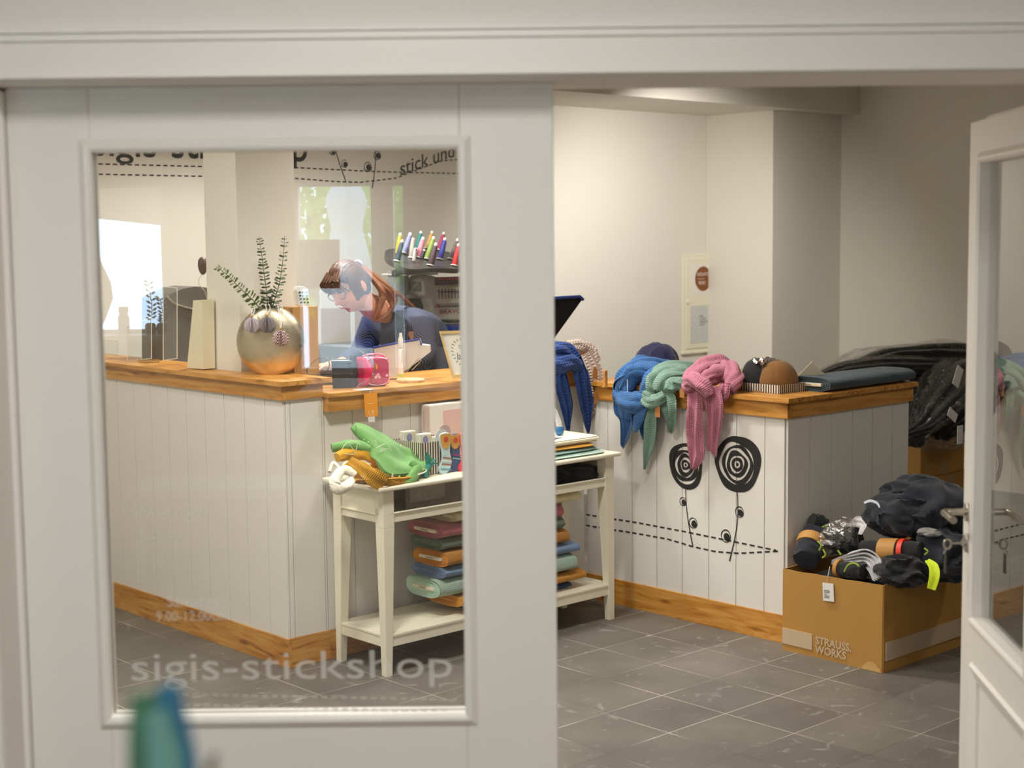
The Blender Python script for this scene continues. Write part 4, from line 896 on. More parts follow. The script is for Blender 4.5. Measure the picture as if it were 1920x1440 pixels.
# ================================================================== ON THE TABLE TOP, RIGHT: FOLDED CLOTH
def folded(label, col, u0, u1, v0, v1, z0, z1, seed, name='folded_cloth', group='folded cloths on the right end of the table', cname=None, yaw=0):
    mt = cloth(cname or 'fold_'+col.strip('#'), col); c = Vector(((u0+u1)/2, (v0+v1)/2, z0)); du, dv, h = (u1-u0)/2, (v1-v0)/2, (z1-z0)/2
    M_ = Matrix.Translation((c.x, c.y, z0+h)) @ Matrix.Rotation(yaw, 4, 'Z'); m = MB()
    def fn(d):
        q = max(abs(d.x), abs(d.y)); e = .28
        x = math.copysign(abs(d.x)**e, d.x); y = math.copysign(abs(d.y)**e, d.y); z = math.copysign(abs(d.z)**.55, d.z)
        w = 1+.02*noise.noise(Vector((d.x*3, d.y*3, seed)))
        groove = 1-.05*abs(sin(3*pi*z)) if abs(z) < .9 else 1
        return M_ @ Vector((x*du*w*groove, y*dv*w*groove, z*h*(1+.18*noise.noise(Vector((d.x*2.2+seed, d.y*2.2, 0))))))
    m.blob(fn, 64, 26); return m.build(name, mt, base=(c.x, c.y, z0), label=label, cat='cloth', group=group)
folded('pale mint folded cloth lowest on the right of the table', '#c3ddd2', 1.02, 1.44, -.375, -.06, TT, TT+.016, 1)
folded('sage teal folded cloth second from the bottom of the pile', '#8fb3aa', .98, 1.40, -.365, -.07, TT+.016, TT+.034, 2, yaw=.03)
folded('mustard folded cloth in the middle of the pile', '#d9a02c', 1.0, 1.385, -.36, -.08, TT+.034, TT+.050, 3, yaw=-.04)
folded('cream folded cloth on top of the pile', '#efe7cb', 1.04, 1.425, -.355, -.08, TT+.050, TT+.082, 4)
m = MB(); q0 = Vector((1.13, -.28, TT+.086)); M_ = Matrix.Translation(q0) @ Matrix.Rotation(.2, 4, 'Z') @ Matrix.Rotation(.06, 4, 'Y'); m.box((-.17, -.05, 0), (.07, .05, .003), M_)
m.build('grey_card', mat('card_greyblue', '#8d96ad', .6), smooth=False, label='grey blue card lying on the cream cloth', cat='card')
q0 = Pv(1052, 800, -.25); t = thing('baby_shoe', 'small white and blue shoe ornament standing on the folded cloths', 'ornament', (q0.x, q0.y, TT+.09))
m = MB(); rope(m, [Pv(1052, 815, -.25), Pv(1048, 795, -.25), Pv(1042, 775, -.25), Pv(1036, 765, -.25)], [.012, .014, .010, .006], depth=.05); m.build('upper', mat('shoe_white', '#e6e6e6', .5), t)
m = MB(); m.blob(lambda d: Vector((q0.x-.01+d.x*.022, q0.y+d.y*.018, TT+.105+d.z*.024)), 24, 16); m.build('heel', mat('shoe_blue', '#2c6fa8', .4), t)
# ================================================================== ON THE TABLE TOP, LEFT: GARMENTS, BOX, SOCKS
GREEN = cloth('sweat_green', '#6a9c56'); YEL = cloth('knit_yellow', '#dca326'); RIB = mat('rib_yellow', '#d79b20', .9, bump=1, bscale=900, kind='weave'); OFFW = cloth('cloth_offwhite', '#e9e2cf')
def Tb(px, py, v): return Pv(px, py, v)
t = thing('yellow_garment', 'mustard yellow knitted child garment crumpled on the table', 'garment', (.27, -.3, TT))
m = MB(); heap(m, (.29, -.235, TT+.012), (.115, .115, .050), 2, .26, 2.4, .25); rope(m, [Tb(632, 858, -.22), Tb(655, 850, -.22), Tb(690, 853, -.24), Tb(715, 868, -.27)], [.018, .026, .026, .02], nf=4, depth=.18, seed=3); rope(m, [Tb(640, 885, -.31), Tb(660, 873, -.31), Tb(685, 880, -.33), Tb(705, 898, -.36)], [.012, .020, .022, .014], nf=4, depth=.18, seed=7); m.build('bodice', YEL, t)
m = MB(); strip(m, [Tb(655, 862, -.33), Tb(675, 875, -.36), Tb(697, 893, -.385), Tb(722, 908, -.395)], [.028, .032, .034, .034], Vector((.8, -.2, -.15)), 1.5, .004, 3, .006); m.build('ribbed_cuff', RIB, t)
m = MB(); strip(m, [Tb(722, 905, -.39), Tb(745, 904, -.385), Tb(775, 900, -.37)], [.014, .016, .012], Vector((0, -.3, 1)), 1.5, .004, 4, .006); m.build('cuff', RIB, t)
m = MB(); rope(m, [Tb(618, 885, -.28), Tb(625, 868, -.26), Tb(640, 880, -.30), Tb(650, 868, -.3), Tb(690, 872, -.28)], [.006, .007, .006, .006, .005], depth=.1, n=14); m.build('piping', OFFW, t)
t = thing('white_garment', 'off white cloth hanging over the left corner of the table', 'garment', (.2, -.33, TT))
m = MB(); rope(m, [Tb(640, 882, -.36), Tb(628, 900, -.40), Tb(632, 916, -.415), Tb(650, 912, -.41), Tb(660, 900, -.39)], [.016, .020, .022, .020, .014], nf=3, depth=.12); rope(m, [Tb(632, 886, -.34), Tb(650, 882, -.36), Tb(665, 892, -.38)], [.014, .018, .014], nf=3, depth=.12); m.build('cloth_fold', OFFW, t)
t = thing('green_sweatshirt', 'green sweatshirt with white line print lying across the table', 'garment', (.4, -.25, TT+.03))
# sleeve rising to the upper left, body, second sleeve, and hem towards the right
def gpt(px, py, v): return Pv(px, py, v)
def patch(mb, rows, th=.01, amp=.008, seed=0, nu=40, nv=30):
    """draped cloth through a grid of control points (rows of equal length)"""
    cols = [cr(r, 8) for r in rows]; n = len(cols[0]); full = [cr([c[k] for c in cols], 8) for k in range(n)]; mm = len(full[0])
    def fn(a, b):
        x = a*(mm-1); y = b*(n-1); i0, j0 = min(int(x), mm-2), min(int(y), n-2); fx, fy = x-i0, y-j0
        p = full[j0][i0].lerp(full[j0][i0+1], fx).lerp(full[j0+1][i0].lerp(full[j0+1][i0+1], fx), fy)
        e = sin(pi*a)*sin(pi*b); w = 1-abs(noise.noise(Vector((a*2.1+seed, b*2.6, seed))))*2.4
        return p+Vector((0, -.8, .6))*(amp*w*(.3+e))
    mb.sheet(fn, nu, nv, th); return mb
m = MB(); patch(m, [[gpt(660, 800, -.14), gpt(665, 806, -.17), gpt(674, 816, -.19), gpt(686, 828, -.20)],
    [gpt(680, 803, -.14), gpt(688, 815, -.19), gpt(694, 832, -.23), gpt(697, 850, -.25)],
    [gpt(710, 818, -.15), gpt(716, 832, -.21), gpt(714, 852, -.27), gpt(706, 872, -.31)],
    [gpt(745, 838, -.16), gpt(748, 850, -.23), gpt(740, 870, -.30), gpt(722, 890, -.345)],
    [gpt(775, 848, -.18), gpt(778, 860, -.24), gpt(768, 878, -.31), gpt(748, 893, -.35)],
    [gpt(797, 852, -.20), gpt(803, 862, -.25), gpt(800, 880, -.30), gpt(780, 892, -.345)]], .016, .014, 2); m.build('body', GREEN, t)
m = MB(); rope(m, [gpt(622, 840, -.18), gpt(645, 836, -.20), gpt(672, 838, -.22), gpt(700, 850, -.24)], [.023, .030, .036, .032], nf=2, depth=.10, tw=.4, seed=2, squash=.7); m.build('sleeve', GREEN, t)
m = MB(); rope(m, [gpt(662, 800, -.155), gpt(668, 808, -.17), gpt(684, 822, -.20), gpt(700, 836, -.235)], [.014, .019, .022, .016], nf=2, depth=.08, tw=.3, seed=1, squash=.8); m.build('sleeve', GREEN, t)
m = MB(); rope(m, [gpt(742, 903, -.35), gpt(758, 905, -.36), gpt(774, 892, -.355), gpt(782, 876, -.34), gpt(770, 866, -.32)], [.016, .020, .022, .020, .014], nf=3, depth=.16, seed=6); m.build('turned_hem', GREEN, t)
m = MB(); rope(m, [gpt(782, 856, -.25), gpt(797, 858, -.27), gpt(803, 868, -.28), gpt(800, 882, -.30)], [.016, .022, .02, .012], nf=7, depth=.12, seed=6); m.build('waistband', cloth('sweat_green_dark', '#42753c'), t)
m = MB(); m.tube(cr([gpt(x, y, -.372) for x, y in ((735, 893), (752, 907), (768, 905), (778, 893), (797, 885), (800, 880))], 6), .0028, 8); m.build('pale_trim', OFFW, t)
for x, y in ((736, 890), (749, 894)):
    c = gpt(x, y, -.378); m = MB(); m.blob(lambda d: c+Vector((d.x*.0045, d.y*.001, d.z*.0045)), 14, 10); m.build('dot_print', mat('print_white', '#dfe8cf', .8), t)
PRN = mat('print_white', '#dfe8cf', .8)
m = MB()
for pts in ([(640, 845), (648, 832), (660, 828), (672, 833), (690, 842)], [(645, 850), (660, 852), (676, 851), (690, 846)], [(652, 830), (662, 842), (667, 852)], [(670, 832), (668, 845)],
            [(682, 825), (690, 818), (694, 823), (690, 830)], [(695, 838), (703, 826), (709, 833)], [(705, 840), (722, 832), (712, 838), (724, 843)], [(718, 843), (730, 842), (734, 845), (728, 835)], [(700, 842), (712, 848), (718, 842)]):
    m.tube(cr([gpt(x, y, -.248 if x < 696 and y > 826 else (-.225 if x < 696 else -.305)) for x, y in pts], 6), .0013, 6)
m.build('line_print', PRN, t)
m = MB(); MM = Matrix.Translation(gpt(757, 845, -.20)) @ Matrix.Rotation(.6, 4, 'Y'); m.box((-.045, -.03, -.002), (.045, .03, .002), MM); m.build('swing_label', mat('label_cream', '#efe6cb', .7), smooth=False, label='cream label strip sticking out behind the green sweatshirt', cat='label')
t = thing('striped_box', 'tall brown and white striped box holding small packs', 'box', (.66, -.18, TT)); a = Pv(733, 860, -.17); c = Pv(818, 880, -.28)
sb = (.46, .66, -.285, -.10)
striped_box(t, sb[0], sb[1], sb[2], sb[3], TT, .132, .0065)
PK = mat('pack_pattern', '#dcd8c8', .6, var=.18, vscale=60); PU = mat('pack_purple', '#8b87b4', .6); PO = mat('pack_orange', '#d8b36a', .6)
for i in range(3):
    u0 = .475+i*.052; vv = -.155-.038*i; t = thing('small_pack', ('left', 'middle', 'right')[i]+' one of three patterned packs with purple dot in the striped box', 'pack', (u0+.02, vv, TT+.01), 'packs in the striped box')
    MB().box((u0, vv, TT+.01), (u0+.062, vv+.03, TT+.165-.012*i)).build('wrapper', PK, t, smooth=False, bevel=.003)
    m = MB(); ring2d(m, (u0+.028, TT+.140-.012*i), .014, 0, lambda x, y, z=0: (x, vv-.0006-z, y), i, wob=.05, sq=1.2); m.build('dot', PU, t, smooth=False)
    m = MB(); stroke2d(m, [(u0+.045, TT+.158-.012*i), (u0+.052, TT+.143-.012*i), (u0+.059, TT+.159-.012*i)], .003, lambda x, y, z=0: (x, vv-.0006-z, y)); m.build('cross', PO, t, smooth=False)
def disc_card(label, px, py, r, v, mt, tilt=0):
    c = Pv(px, py, v); M_ = Matrix.Translation(c) @ Matrix.Rotation(tilt, 4, 'X') @ Matrix.Rotation(pi/2, 4, 'X'); m = MB(); m.lathe([(r, 0), (r, .0015)], 40, M_); return m.build('round_card', mt, label=label, cat='card', group='round cards in the striped box', smooth=False)
disc_card('mauve round card at the back of the striped box', 833, 812, .034, -.20, mat('card_mauve', '#b9a5a0', .6)); disc_card('white round card with fine lines in front of the mauve one', 828, 820, .034, -.25, mat('card_lines', '#dcdcd6', .6, var=.1, vscale=90))
# white book box leaning against the counter
a = Pv(808, 808, -.05); b_ = Pv(880, 765, -.05); t = thing('gift_box', 'white gift box with pink window leaning against the counter', 'box', (.85, -.05, TT))
bz1 = Pv(806, 760, -.075).z; bu = Pv(806, 760, -.075).x
MB().box((bu, -.075, TT+.002), (bu+.42, -.018, bz1)).build('carton', mat('box_white', '#ece4da', .5), t, smooth=False, bevel=.003)
MB().box((bu-.0008, -.072, TT+.02), (bu+.0002, -.02, bz1-.01)).build('spine', mat('spine_pink', '#e2cdc4', .6), t, smooth=False)
m = MB(); text_mb(m, 'Sternchen', .02, lambda x, y, z: (bu-.0012, -.04+y*.8, bz1-.025-x)); m.build('spine_lettering', mat('print_red', '#b4523c', .6), t, smooth=False)
MB().box((bu+.07, -.0758, TT+.02), (bu+.34, -.0748, bz1-.028)).build('window_print', mat('pink_print', '#dcb7ae', .5), t, smooth=False)
m = MB(); fnb = lambda x, y, z=0: (bu+x, -.0764-z*.5, TT+y); m.add([fnb(.10+.035*0+.1*i/16, .045+.075*math.exp(-((i/16-.5)*3.1)**2)) for i in range(17)], [tuple(range(17))]); m.build('arch_print', mat('ochre_print', '#c4a04a', .5), t, smooth=False)
# socks hanging on the front of the box
def sock(label, px, py0, py1, v, col, cuff, stripes, seed):
    a = Pv(px, py0, v); b = Pv(px-2, py1, v); h = a.z-b.z; t = thing('baby_sock', label, 'sock', (a.x, v, b.z), 'baby socks hanging on the striped box'); w = .026
    out = [(-w, 0), (w, 0), (w*.95, -.45*h), (w*1.25, -.68*h), (w*.9, -.88*h), (-w*.1, -1.0*h), (-w*1.1, -.95*h), (-w*1.35, -.82*h), (-w*.75, -.66*h), (-w*.62, -.45*h)]
    P_ = [(q.x, q.y) for q in cr([(x, y, 0) for x, y in out], 6, True)]
    m = MB(); m.prism(P_, lambda x, y: (a.x+x, v, a.z+y), lambda x, y: (a.x+x, v+.010, a.z+y)); m.build('knit', cloth('sock_'+col.strip('#'), col), t, bevel=.003)
    m = MB(); n = 20; m.prism([(-w*1.02, .004), (w*1.02, .004)]+[(w*1.02*cos(pi*i/n), -.012-h*.28*sin(pi*i/n)) for i in range(n+1)], lambda x, y: (a.x+x, v-.003, a.z+y), lambda x, y: (a.x+x, v-.0005, a.z+y)); m.build('band_card', mat('sock_card', '#d9a04c', .6), t, smooth=False)
    m = MB(); ring2d(m, (0, -h*.12), .0115, 0, lambda x, y, z=0: (a.x+x, v-.0032-z, a.z+y), 1, wob=0); m.build('dot', mat('sock_dot', '#d2542a', .5), t, smooth=False)
    for k_, (yy, c_) in enumerate(stripes):
        m = MB(); stroke2d(m, [(-w*(.6+.45*min(1, max(0, (yy-.6)/.2))), -yy*h), (w*1.08, -(yy+.06)*h)], .005, lambda x, y, z=0: (a.x+x, v-.0012-z, a.z+y)); m.build('stripe', mat('stripe_'+c_.strip('#'), c_, .8), t, smooth=False)
sock('pale blue striped baby sock hanging at the front of the striped box', 835, 815, 890, -.305, '#bcd6dc', 1, [(.56, '#9a5f3f'), (.72, '#9a5f3f'), (.64, '#e6e0cf'), (.84, '#5f9db0')], 1)
sock('navy striped baby sock between the pale blue and the red one', 853, 817, 886, -.290, '#39507c', 1, [(.50, '#b03a7a'), (.60, '#8fb8c8')], 2)
sock('bright red baby sock rightmost on the striped box', 872, 815, 888, -.300, '#dc2b4c', 1, [], 3)
t = thing('felt_flower', 'dark teal felt flower lying before the pale blue sock', 'ornament', tuple(Vector((Pv(805, 880, -.32).x, -.32, TT))))
FE = cloth('felt_teal', '#127a72')
for i, (dx, dy, L_) in enumerate(((-4, -26, 1), (16, -14, 1), (18, -4, .8))):
    c0_ = Pv(803, 874, -.32); c1_ = Pv(803+dx, 874+dy, -.325); m = MB(); m.tube(cr([c0_, c0_.lerp(c1_, .6)+Vector((.004, 0, .006)), c1_], 5), [.004, .008, .011, .010, .008, .007, .006, .006, .004, .004, .003][:11], 12, squash=.5); m.build('petal', FE, t)
m = MB(); m.tube(cr([Pv(803, 872, -.32), Pv(798, 884, -.325), Pv(797, 895, -.33)], 5), .014, 16, squash=.6); m.build('centre', FE, t)
# ================================================================== ON THE TALL COUNTER
ZL = 1.141
VC = Vector((.145, .285, ZL)); t = thing('moon_vase', 'round flat metallic vase, silver above and gold at the foot', 'vase', tuple(VC))
def vase_metal():
    m = bpy.data.materials.new('vase_metal'); m.use_nodes = True; nt = m.node_tree; b = nt.nodes['Principled BSDF']; b.inputs['Metallic'].default_value = .9
    tc = nt.nodes.new('ShaderNodeTexCoord'); n = nt.nodes.new('ShaderNodeTexNoise'); n.inputs['Scale'].default_value = 14; n.inputs['Detail'].default_value = 8; n.inputs['Roughness'].default_value = .7
    nt.links.new(tc.outputs['Object'], n.inputs['Vector']); sp = nt.nodes.new('ShaderNodeSeparateXYZ'); nt.links.new(tc.outputs['Object'], sp.inputs[0])
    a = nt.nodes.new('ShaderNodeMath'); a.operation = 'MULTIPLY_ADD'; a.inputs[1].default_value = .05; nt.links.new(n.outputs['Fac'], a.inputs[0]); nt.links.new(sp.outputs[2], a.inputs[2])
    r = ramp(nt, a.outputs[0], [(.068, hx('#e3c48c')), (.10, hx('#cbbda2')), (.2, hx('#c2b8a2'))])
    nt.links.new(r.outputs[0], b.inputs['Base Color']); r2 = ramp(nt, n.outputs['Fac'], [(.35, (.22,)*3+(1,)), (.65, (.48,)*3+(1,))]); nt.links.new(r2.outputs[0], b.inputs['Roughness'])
    bp = nt.nodes.new('ShaderNodeBump'); bp.inputs['Strength'].default_value = .4; bp.inputs['Distance'].default_value = .004; nt.links.new(n.outputs['Fac'], bp.inputs['Height']); nt.links.new(bp.outputs[0], b.inputs['Normal']); return m
Mv = Matrix.Translation(VC) @ Matrix.Rotation(-ANG-.05, 4, 'Z')
R0 = .142; zc0 = .135; m = MB(); prof = []
for i in range(33):
    a = lerp(-1.20, 1.24, i/32); w = R0*cos(a); z = zc0+R0*sin(a)
    prof.append((max(w, .05), .022+.040*cos(a)**.8, z-(zc0+R0*sin(-1.20))))
prof += [(.050, .020, prof[-1][2]+.004), (.046, .016, prof[-1][2]+.004), (.044, .014, prof[-1][2]-.02), (.06, .02, prof[-1][2]-.05)]
n = 64; vs = []; fs = []
for (w, d, z) in prof:
    for j in range(n):
        g = 2*pi*j/n; vs.append((w*math.copysign(abs(cos(g))**.9, cos(g)), d*math.copysign(abs(sin(g))**.9, sin(g)), z))
for k in range(len(prof)-1):
    for j in range(n): fs.append((k*n+j, k*n+(j+1) % n, (k+1)*n+(j+1) % n, (k+1)*n+j))
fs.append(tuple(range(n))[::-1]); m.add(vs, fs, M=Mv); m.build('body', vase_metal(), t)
VTOP = prof[-4][2]
STEM = mat('stem_brown', '#6d6a45', .8); LF = mat('eucalyptus_leaf', '#5f7350', .6, var=.25, vscale=30); LF2 = mat('eucalyptus_leaf_pale', '#7f9a5c', .6, var=.25, vscale=30)
def sprig(label, pts_px, Yw, mtl, size, npair, seed):
    base = Mv @ Vector((0, 0, VTOP-.03)); P = []
    for k, (x, y) in enumerate(pts_px):
        q = PY(x, y, Yw+.0*k); P.append(_S(q))
    P[0] = Vector(P[0]); pts = cr(P, 14); t = thing('eucalyptus_sprig', label, 'plant', tuple(base), 'eucalyptus sprigs in the vase')
    m = MB(); m.tube(pts, [lerp(.0024, .001, k/(len(pts)-1)) for k in range(len(pts))], 7); m.build('stem', STEM, t)
    m = MB(); random.seed(seed); L = len(pts)
    for i in range(npair):
        f = .10+.9*i/npair; k = min(int(f*(L-1)), L-2); p = pts[k]; tt = (pts[k+1]-pts[k]).normalized(); s_ = size*(1.05-.6*f)*random.uniform(.8, 1.15)
        sd = tt.cross(Vector((cos(i*1.571+.4), sin(i*1.571+.4), .3))).normalized()
        for sg in (-1, 1):
            d = (sd*sg*1.0+tt*.45+Vector((0, 0, random.uniform(-.1, .15)))).normalized(); wd = d.cross(tt).normalized(); nn = d.cross(wd)
            vs = [p+d*.003]; ring = [(0.25, .62), (.55, 1), (.85, .75), (1.0, 0), (.85, -.75), (.55, -1), (.25, -.62)]
            vs += [p+d*(s_*1.15*a_)+wd*(s_*.60*b_)+nn*(s_*.12*abs(b_)) for a_, b_ in ring]; vs += [p+d*(s_*.55)]
            fs = [(0, 1, 8), (1, 2, 8), (2, 3, 8), (3, 4, 8), (4, 5, 8), (5, 6, 8), (6, 7, 8), (7, 0, 8)]; m.add(vs, fs)
    m.build('leaves', mtl, t)
yv = (MS @ VC).y
sprig('pale eucalyptus sprig leaning far to the left out of the vase', [(492, 590), (478, 567), (450, 540), (425, 515), (405, 500)], yv-.005, LF2, .031, 22, 1)
sprig('dark eucalyptus sprig standing upright in the middle of the vase', [(500, 590), (501, 560), (496, 520), (491, 480), (486, 444)], yv+.005, LF, .031, 22, 2)
sprig('dark eucalyptus sprig rising at the right of the vase', [(508, 590), (514, 565), (524, 530), (530, 490), (534, 442)], yv+.01, LF, .031, 22, 3)
PM = Mv.to_3x3()
def ornament(label, px, py, top_px, mtl, r):
    c = _S(PY(px, py, yv-.085)); t = thing('paper_ornament', label, 'ornament', tuple(c), 'folded paper ornaments hanging on the vase')
    for i in range(6):
        m = MB(); m.lathe([(r, -.0004), (r, .0004)], 32, Matrix.Translation(c) @ Matrix.Rotation(i*pi/6+.3, 4, 'Z') @ Matrix.Rotation(pi/2, 4, 'X')); m.build('paper_disc', mtl, t, smooth=False)
    m = MB(); m.blob(lambda d: c+Vector((0, 0, r+.006))+d*.006, 14, 10); m.build('bead', mat('bead_wood', '#c49a63', .5), t)
    e = _S(PY(top_px[0], top_px[1], yv-.03)); s0 = c+Vector((0, 0, r+.01)); m = MB(); m.tube(cr([s0, s0.lerp(e, .6)+Vector((.004, 0, 0)), e], 6), .0016, 6); m.tube(cr([s0+Vector((.004, 0, 0)), s0.lerp(e, .5)+Vector((.02, 0, 0)), e+Vector((.015, -.01, 0))], 6), .0016, 6)
    m.build('cord', mat('cord_white', '#e6e0d6', .8), t)
def check(name, a, b, sc_, kind='CHECKER'):
    m = mat(name, a, .8); nt = m.node_tree; tc = nt.nodes.new('ShaderNodeTexCoord'); c = nt.nodes.new('ShaderNodeTexChecker' if kind == 'CHECKER' else 'ShaderNodeTexWave')
    c.inputs['Scale'].default_value = sc_; nt.links.new(tc.outputs['Object'], c.inputs['Vector'])
    if kind == 'CHECKER': c.inputs[1].default_value = hx(a); c.inputs[2].default_value = hx(b); nt.links.new(c.outputs[0], nt.nodes['Principled BSDF'].inputs['Base Color'])
    else: nt.links.new(ramp(nt, c.outputs['Fac'], [(.4, hx(a)), (.6, hx(b))]).outputs[0], nt.nodes['Principled BSDF'].inputs['Base Color'])
    return m
ornament('left folded paper ornament on the vase, plain pale lilac', 472, 610, (468, 575), mat('paper_lilac', '#c9bfc6', .8, var=.1, vscale=60), .031)
ornament('middle folded paper ornament on the vase, fine grey dots', 500, 609, (497, 572), check('paper_dots', '#b9b0b4', '#6a6268', 320), .032)
ornament('right folded paper ornament on the vase, red and white pattern', 526, 634, (520, 572), check('paper_red', '#ece4df', '#7a2b3c', 170), .033)
# clear acrylic holders at the far left
ACR = glass_mat('acrylic', (.93, .95, .93, 1), extra=.06); EDGE = mat('acrylic_edge', '#f2efe6', .25)
def acrylic(label, pts_px, u):
    """upright clear sheet across the ledge: outline traced on the plane u"""
    P = [Pu(x, y, u) for x, y in pts_px]; c = Vector((u, sum(p.y for p in P)/len(P), ZL)); t = thing('acrylic_stand', label, 'stand', tuple(c), 'clear acrylic stands on the tall counter')
    m = MB(); vs = [Vector((u, p.y, max(p.z, ZL))) for p in P]; m.add(vs, [tuple(range(len(vs)))]); m.build('sheet', ACR, t, smooth=False)
    m = MB(); vv = vs+[vs[0]]
    for a, b in zip(vv, vv[1:]): m.tube([a, b], .0016, 6)
    m.build('edge', EDGE, t, smooth=False)
acrylic('low clear acrylic sheet at the far left of the tall counter', [(183, 636), (221, 640), (221, 668), (183, 662)], .10)
acrylic('clear acrylic stand with slanted top in the row on the tall counter', [(239, 678), (238, 614), (284, 594), (284, 672)], .07)
acrylic('tall clear acrylic stand right of the slanted one', [(306, 676), (306, 538), (332, 540), (332, 672)], .09)
c = Pz(282, 680, ZL); MB().box((c.x-.03, c.y-.03, ZL), (c.x+.03, c.y+.06, ZL+.018)).build('acrylic_block', glass_mat('acrylic_block', (.85, .84, .76, 1), extra=.2), smooth=False, bevel=.002, label='small clear block lying before the acrylic stands', cat='block')
P = [Pu(x, y, .06) for x, y in ((356, 690), (368, 563), (384, 562), (386, 692))]
m = MB(); q = [(p.y, max(p.z, ZL)) for p in P]; m.prism(q, lambda a, b: (.045, a, b), lambda a, b: (.105, a, b)); m.build('standing_card_sleeve', mat('sleeve_cream', '#e9e1c2', .6), smooth=False, bevel=.001, label='tall cream wedge sleeve standing left of the column', cat='sleeve')
# arched block standing in for a black bag and a glass reflection
P = [Pv(x, y, 1.25) for x, y in ((307, 690), (307, 560), (322, 550), (345, 541), (368, 537), (392, 540), (392, 690))]
t = thing('dark_arched_block', 'dark grey arched block standing in for a bag and a reflection behind the acrylic stands', 'machine', (P[0].x+.1, 1.35, P[0].z-.01))
m = MB(); m.prism([(p.x, p.z) for p in P], lambda a, b: (a, 1.25, b), lambda a, b: (a, 1.45, b)); m.build('arched_body', mat('arched_block_grey', '#625e56', .45), t, smooth=False)
m = MB(); pp = [Pv(x, y, 1.247) for x, y in ((314, 556), (325, 568), (345, 576), (366, 581))]; m.tube(cr(pp, 8), .010, 8, squash=.3); m.build('pale_band', mat('arched_block_band', '#b9bcae', .4), t)
pp = [Pv(x, y, 1.247) for x, y in ((362, 582), (368, 577), (368, 584))]; m = MB(); m.prism([(p.x, p.z) for p in pp], lambda a, b: (a, 1.245, b), lambda a, b: (a, 1.249, b)); m.build('red_mark', mat('mark_red', '#c0392b', .5), t, smooth=False)
MB().box((P[0].x-.02, 1.2, .0), (P[-1].x+.05, 1.6, P[0].z-.002)).build('work_table', PANEL, smooth=False, label='pale work table under the grey arched block', cat='table')
c = Pv(380, 496, 1.0); t = thing('hanging_pendant', 'brown oval pendant on a thin looped wire left of the column', 'ornament', (c.x, c.y, c.z-.05))
m = MB(); m.blob(lambda d: c+Vector((d.x*.022, d.y*.02, d.z*.04*(1-.15*d.z))), 24, 16); m.build('oval', mat('pendant_brown', '#5e4a3e', .4), t)
m = MB(); m.tube(cr([Pv(x, y, 1.0) for x, y in ((380, 512), (373, 524), (374, 534), (384, 546), (388, 560))], 8), .0016, 6); m.build('wire', mat('wire_pale', '#c9c2a8', .4), t)
# ================================================================== ON THE LOW COUNTER
ZK = 1.080
def Kz(px, py): return Pz(px, py, ZK)
# kraft box with telephone handset
a = Pv(559, 690, .30); b = Pv(596, 574, .30); t = thing('kraft_box', 'tall orange brown box behind the vase carrying the white handset', 'box', ((a.x+b.x)/2, .34, ZK))
MB().box((a.x-.02, .30, ZK), (b.x, .40, b.z)).build('carton', mat('kraft_orange', '#b98a4c', .7), t, smooth=False, bevel=.002)
zb = b.z; t = thing('telephone_handset', 'white telephone handset with dark keys standing on the kraft box', 'telephone', ((a.x+b.x)/2, .33, zb+.002))
pp = [Pv(x, y, .315) for x, y in ((560, 573), (583, 573), (577, 541), (571, 537), (560, 537), (556, 545))]
m = MB(); m.prism([(p.x, max(p.z, zb+.002)) for p in pp], lambda x, y: (x, .315, y), lambda x, y: (x, .345, y)); hb_ = m.build('body', mat('phone_white', '#efece6', .35), t, smooth=False, bevel=.004)
for r_ in range(4):
    for c_ in range(3):
        k = Pv(562+c_*6.2+r_*.9, 548+r_*6.3, .314); m = MB(); m.lathe([(.0048, 0), (.0044, .0025)], 12, Matrix.Translation(k) @ Matrix.Rotation(pi/2, 4, 'X'), sx=1.2, sy=.85); m.build('key', mat('key_dark', '#3c4a48', .4), hb_)
# felt strap loop in front
m = MB(); pts = cr([_S(PY(x, y, 6.02)) for x, y in ((578, 698), (577, 690), (588, 678), (600, 671), (611, 669), (616, 675), (616, 690), (612, 698))], 8)
strip(m, [_S(PY(x, y, 6.0)) for x, y in ((612, 697), (617, 684), (613, 672), (601, 671), (588, 679), (576, 693), (582, 701), (597, 700), (606, 692))], [.011]*5, WY, 1, .0005, 1, .0025, nv=6)
ob = m.build('felt_strap', mat('felt_brown', '#6b5c50', .9), label='brown felt key strap curled on the counter corner', cat='strap')
m = MB(); strip(m, [_S(PY(x, y, 6.12)) for x, y in ((664, 650), (690, 668), (704, 685), (700, 704), (688, 716), (672, 722))], [.010]*4, WY, 1, .0005, 1, .0025, nv=6)
m.build('felt_strap', mat('felt_grey', '#6f655c', .9), label='grey felt strap looping over the pink lunch box', cat='strap')
# black container
a = Kz(621, 728); b = Kz(663, 722); t = thing('black_container', 'black open container at the left end of the low counter', 'container', ((a.x+b.x)/2, a.y+.05, ZK))
w = .042; cz = Pv(640, 676, a.y).z; cxk = _S(PY(642, 724, (MS @ a).y+.03)); Mk = Matrix.Translation((cxk.x, cxk.y, ZK)) @ Matrix.Rotation(-ANG+.1, 4, 'Z')
hk = cz-ZK; m = MB(); m.frustum([(-w*.92, -.035, 0), (w*.92, -.035, 0), (w*.92, .035, 0), (-w*.92, .035, 0)], [(-w, -.04, hk), (w, -.04, hk), (w, .04, hk), (-w, .04, hk)], Mk); m.build('body', DARK, t, smooth=False, bevel=.003)
m = MB(); m.box((-w*1.04, -.043, hk-.006), (w*1.04, .043, hk+.004), Mk); m.build('rim', mat('rim_dark', '#2a2f36', .3), t, smooth=False, bevel=.002)
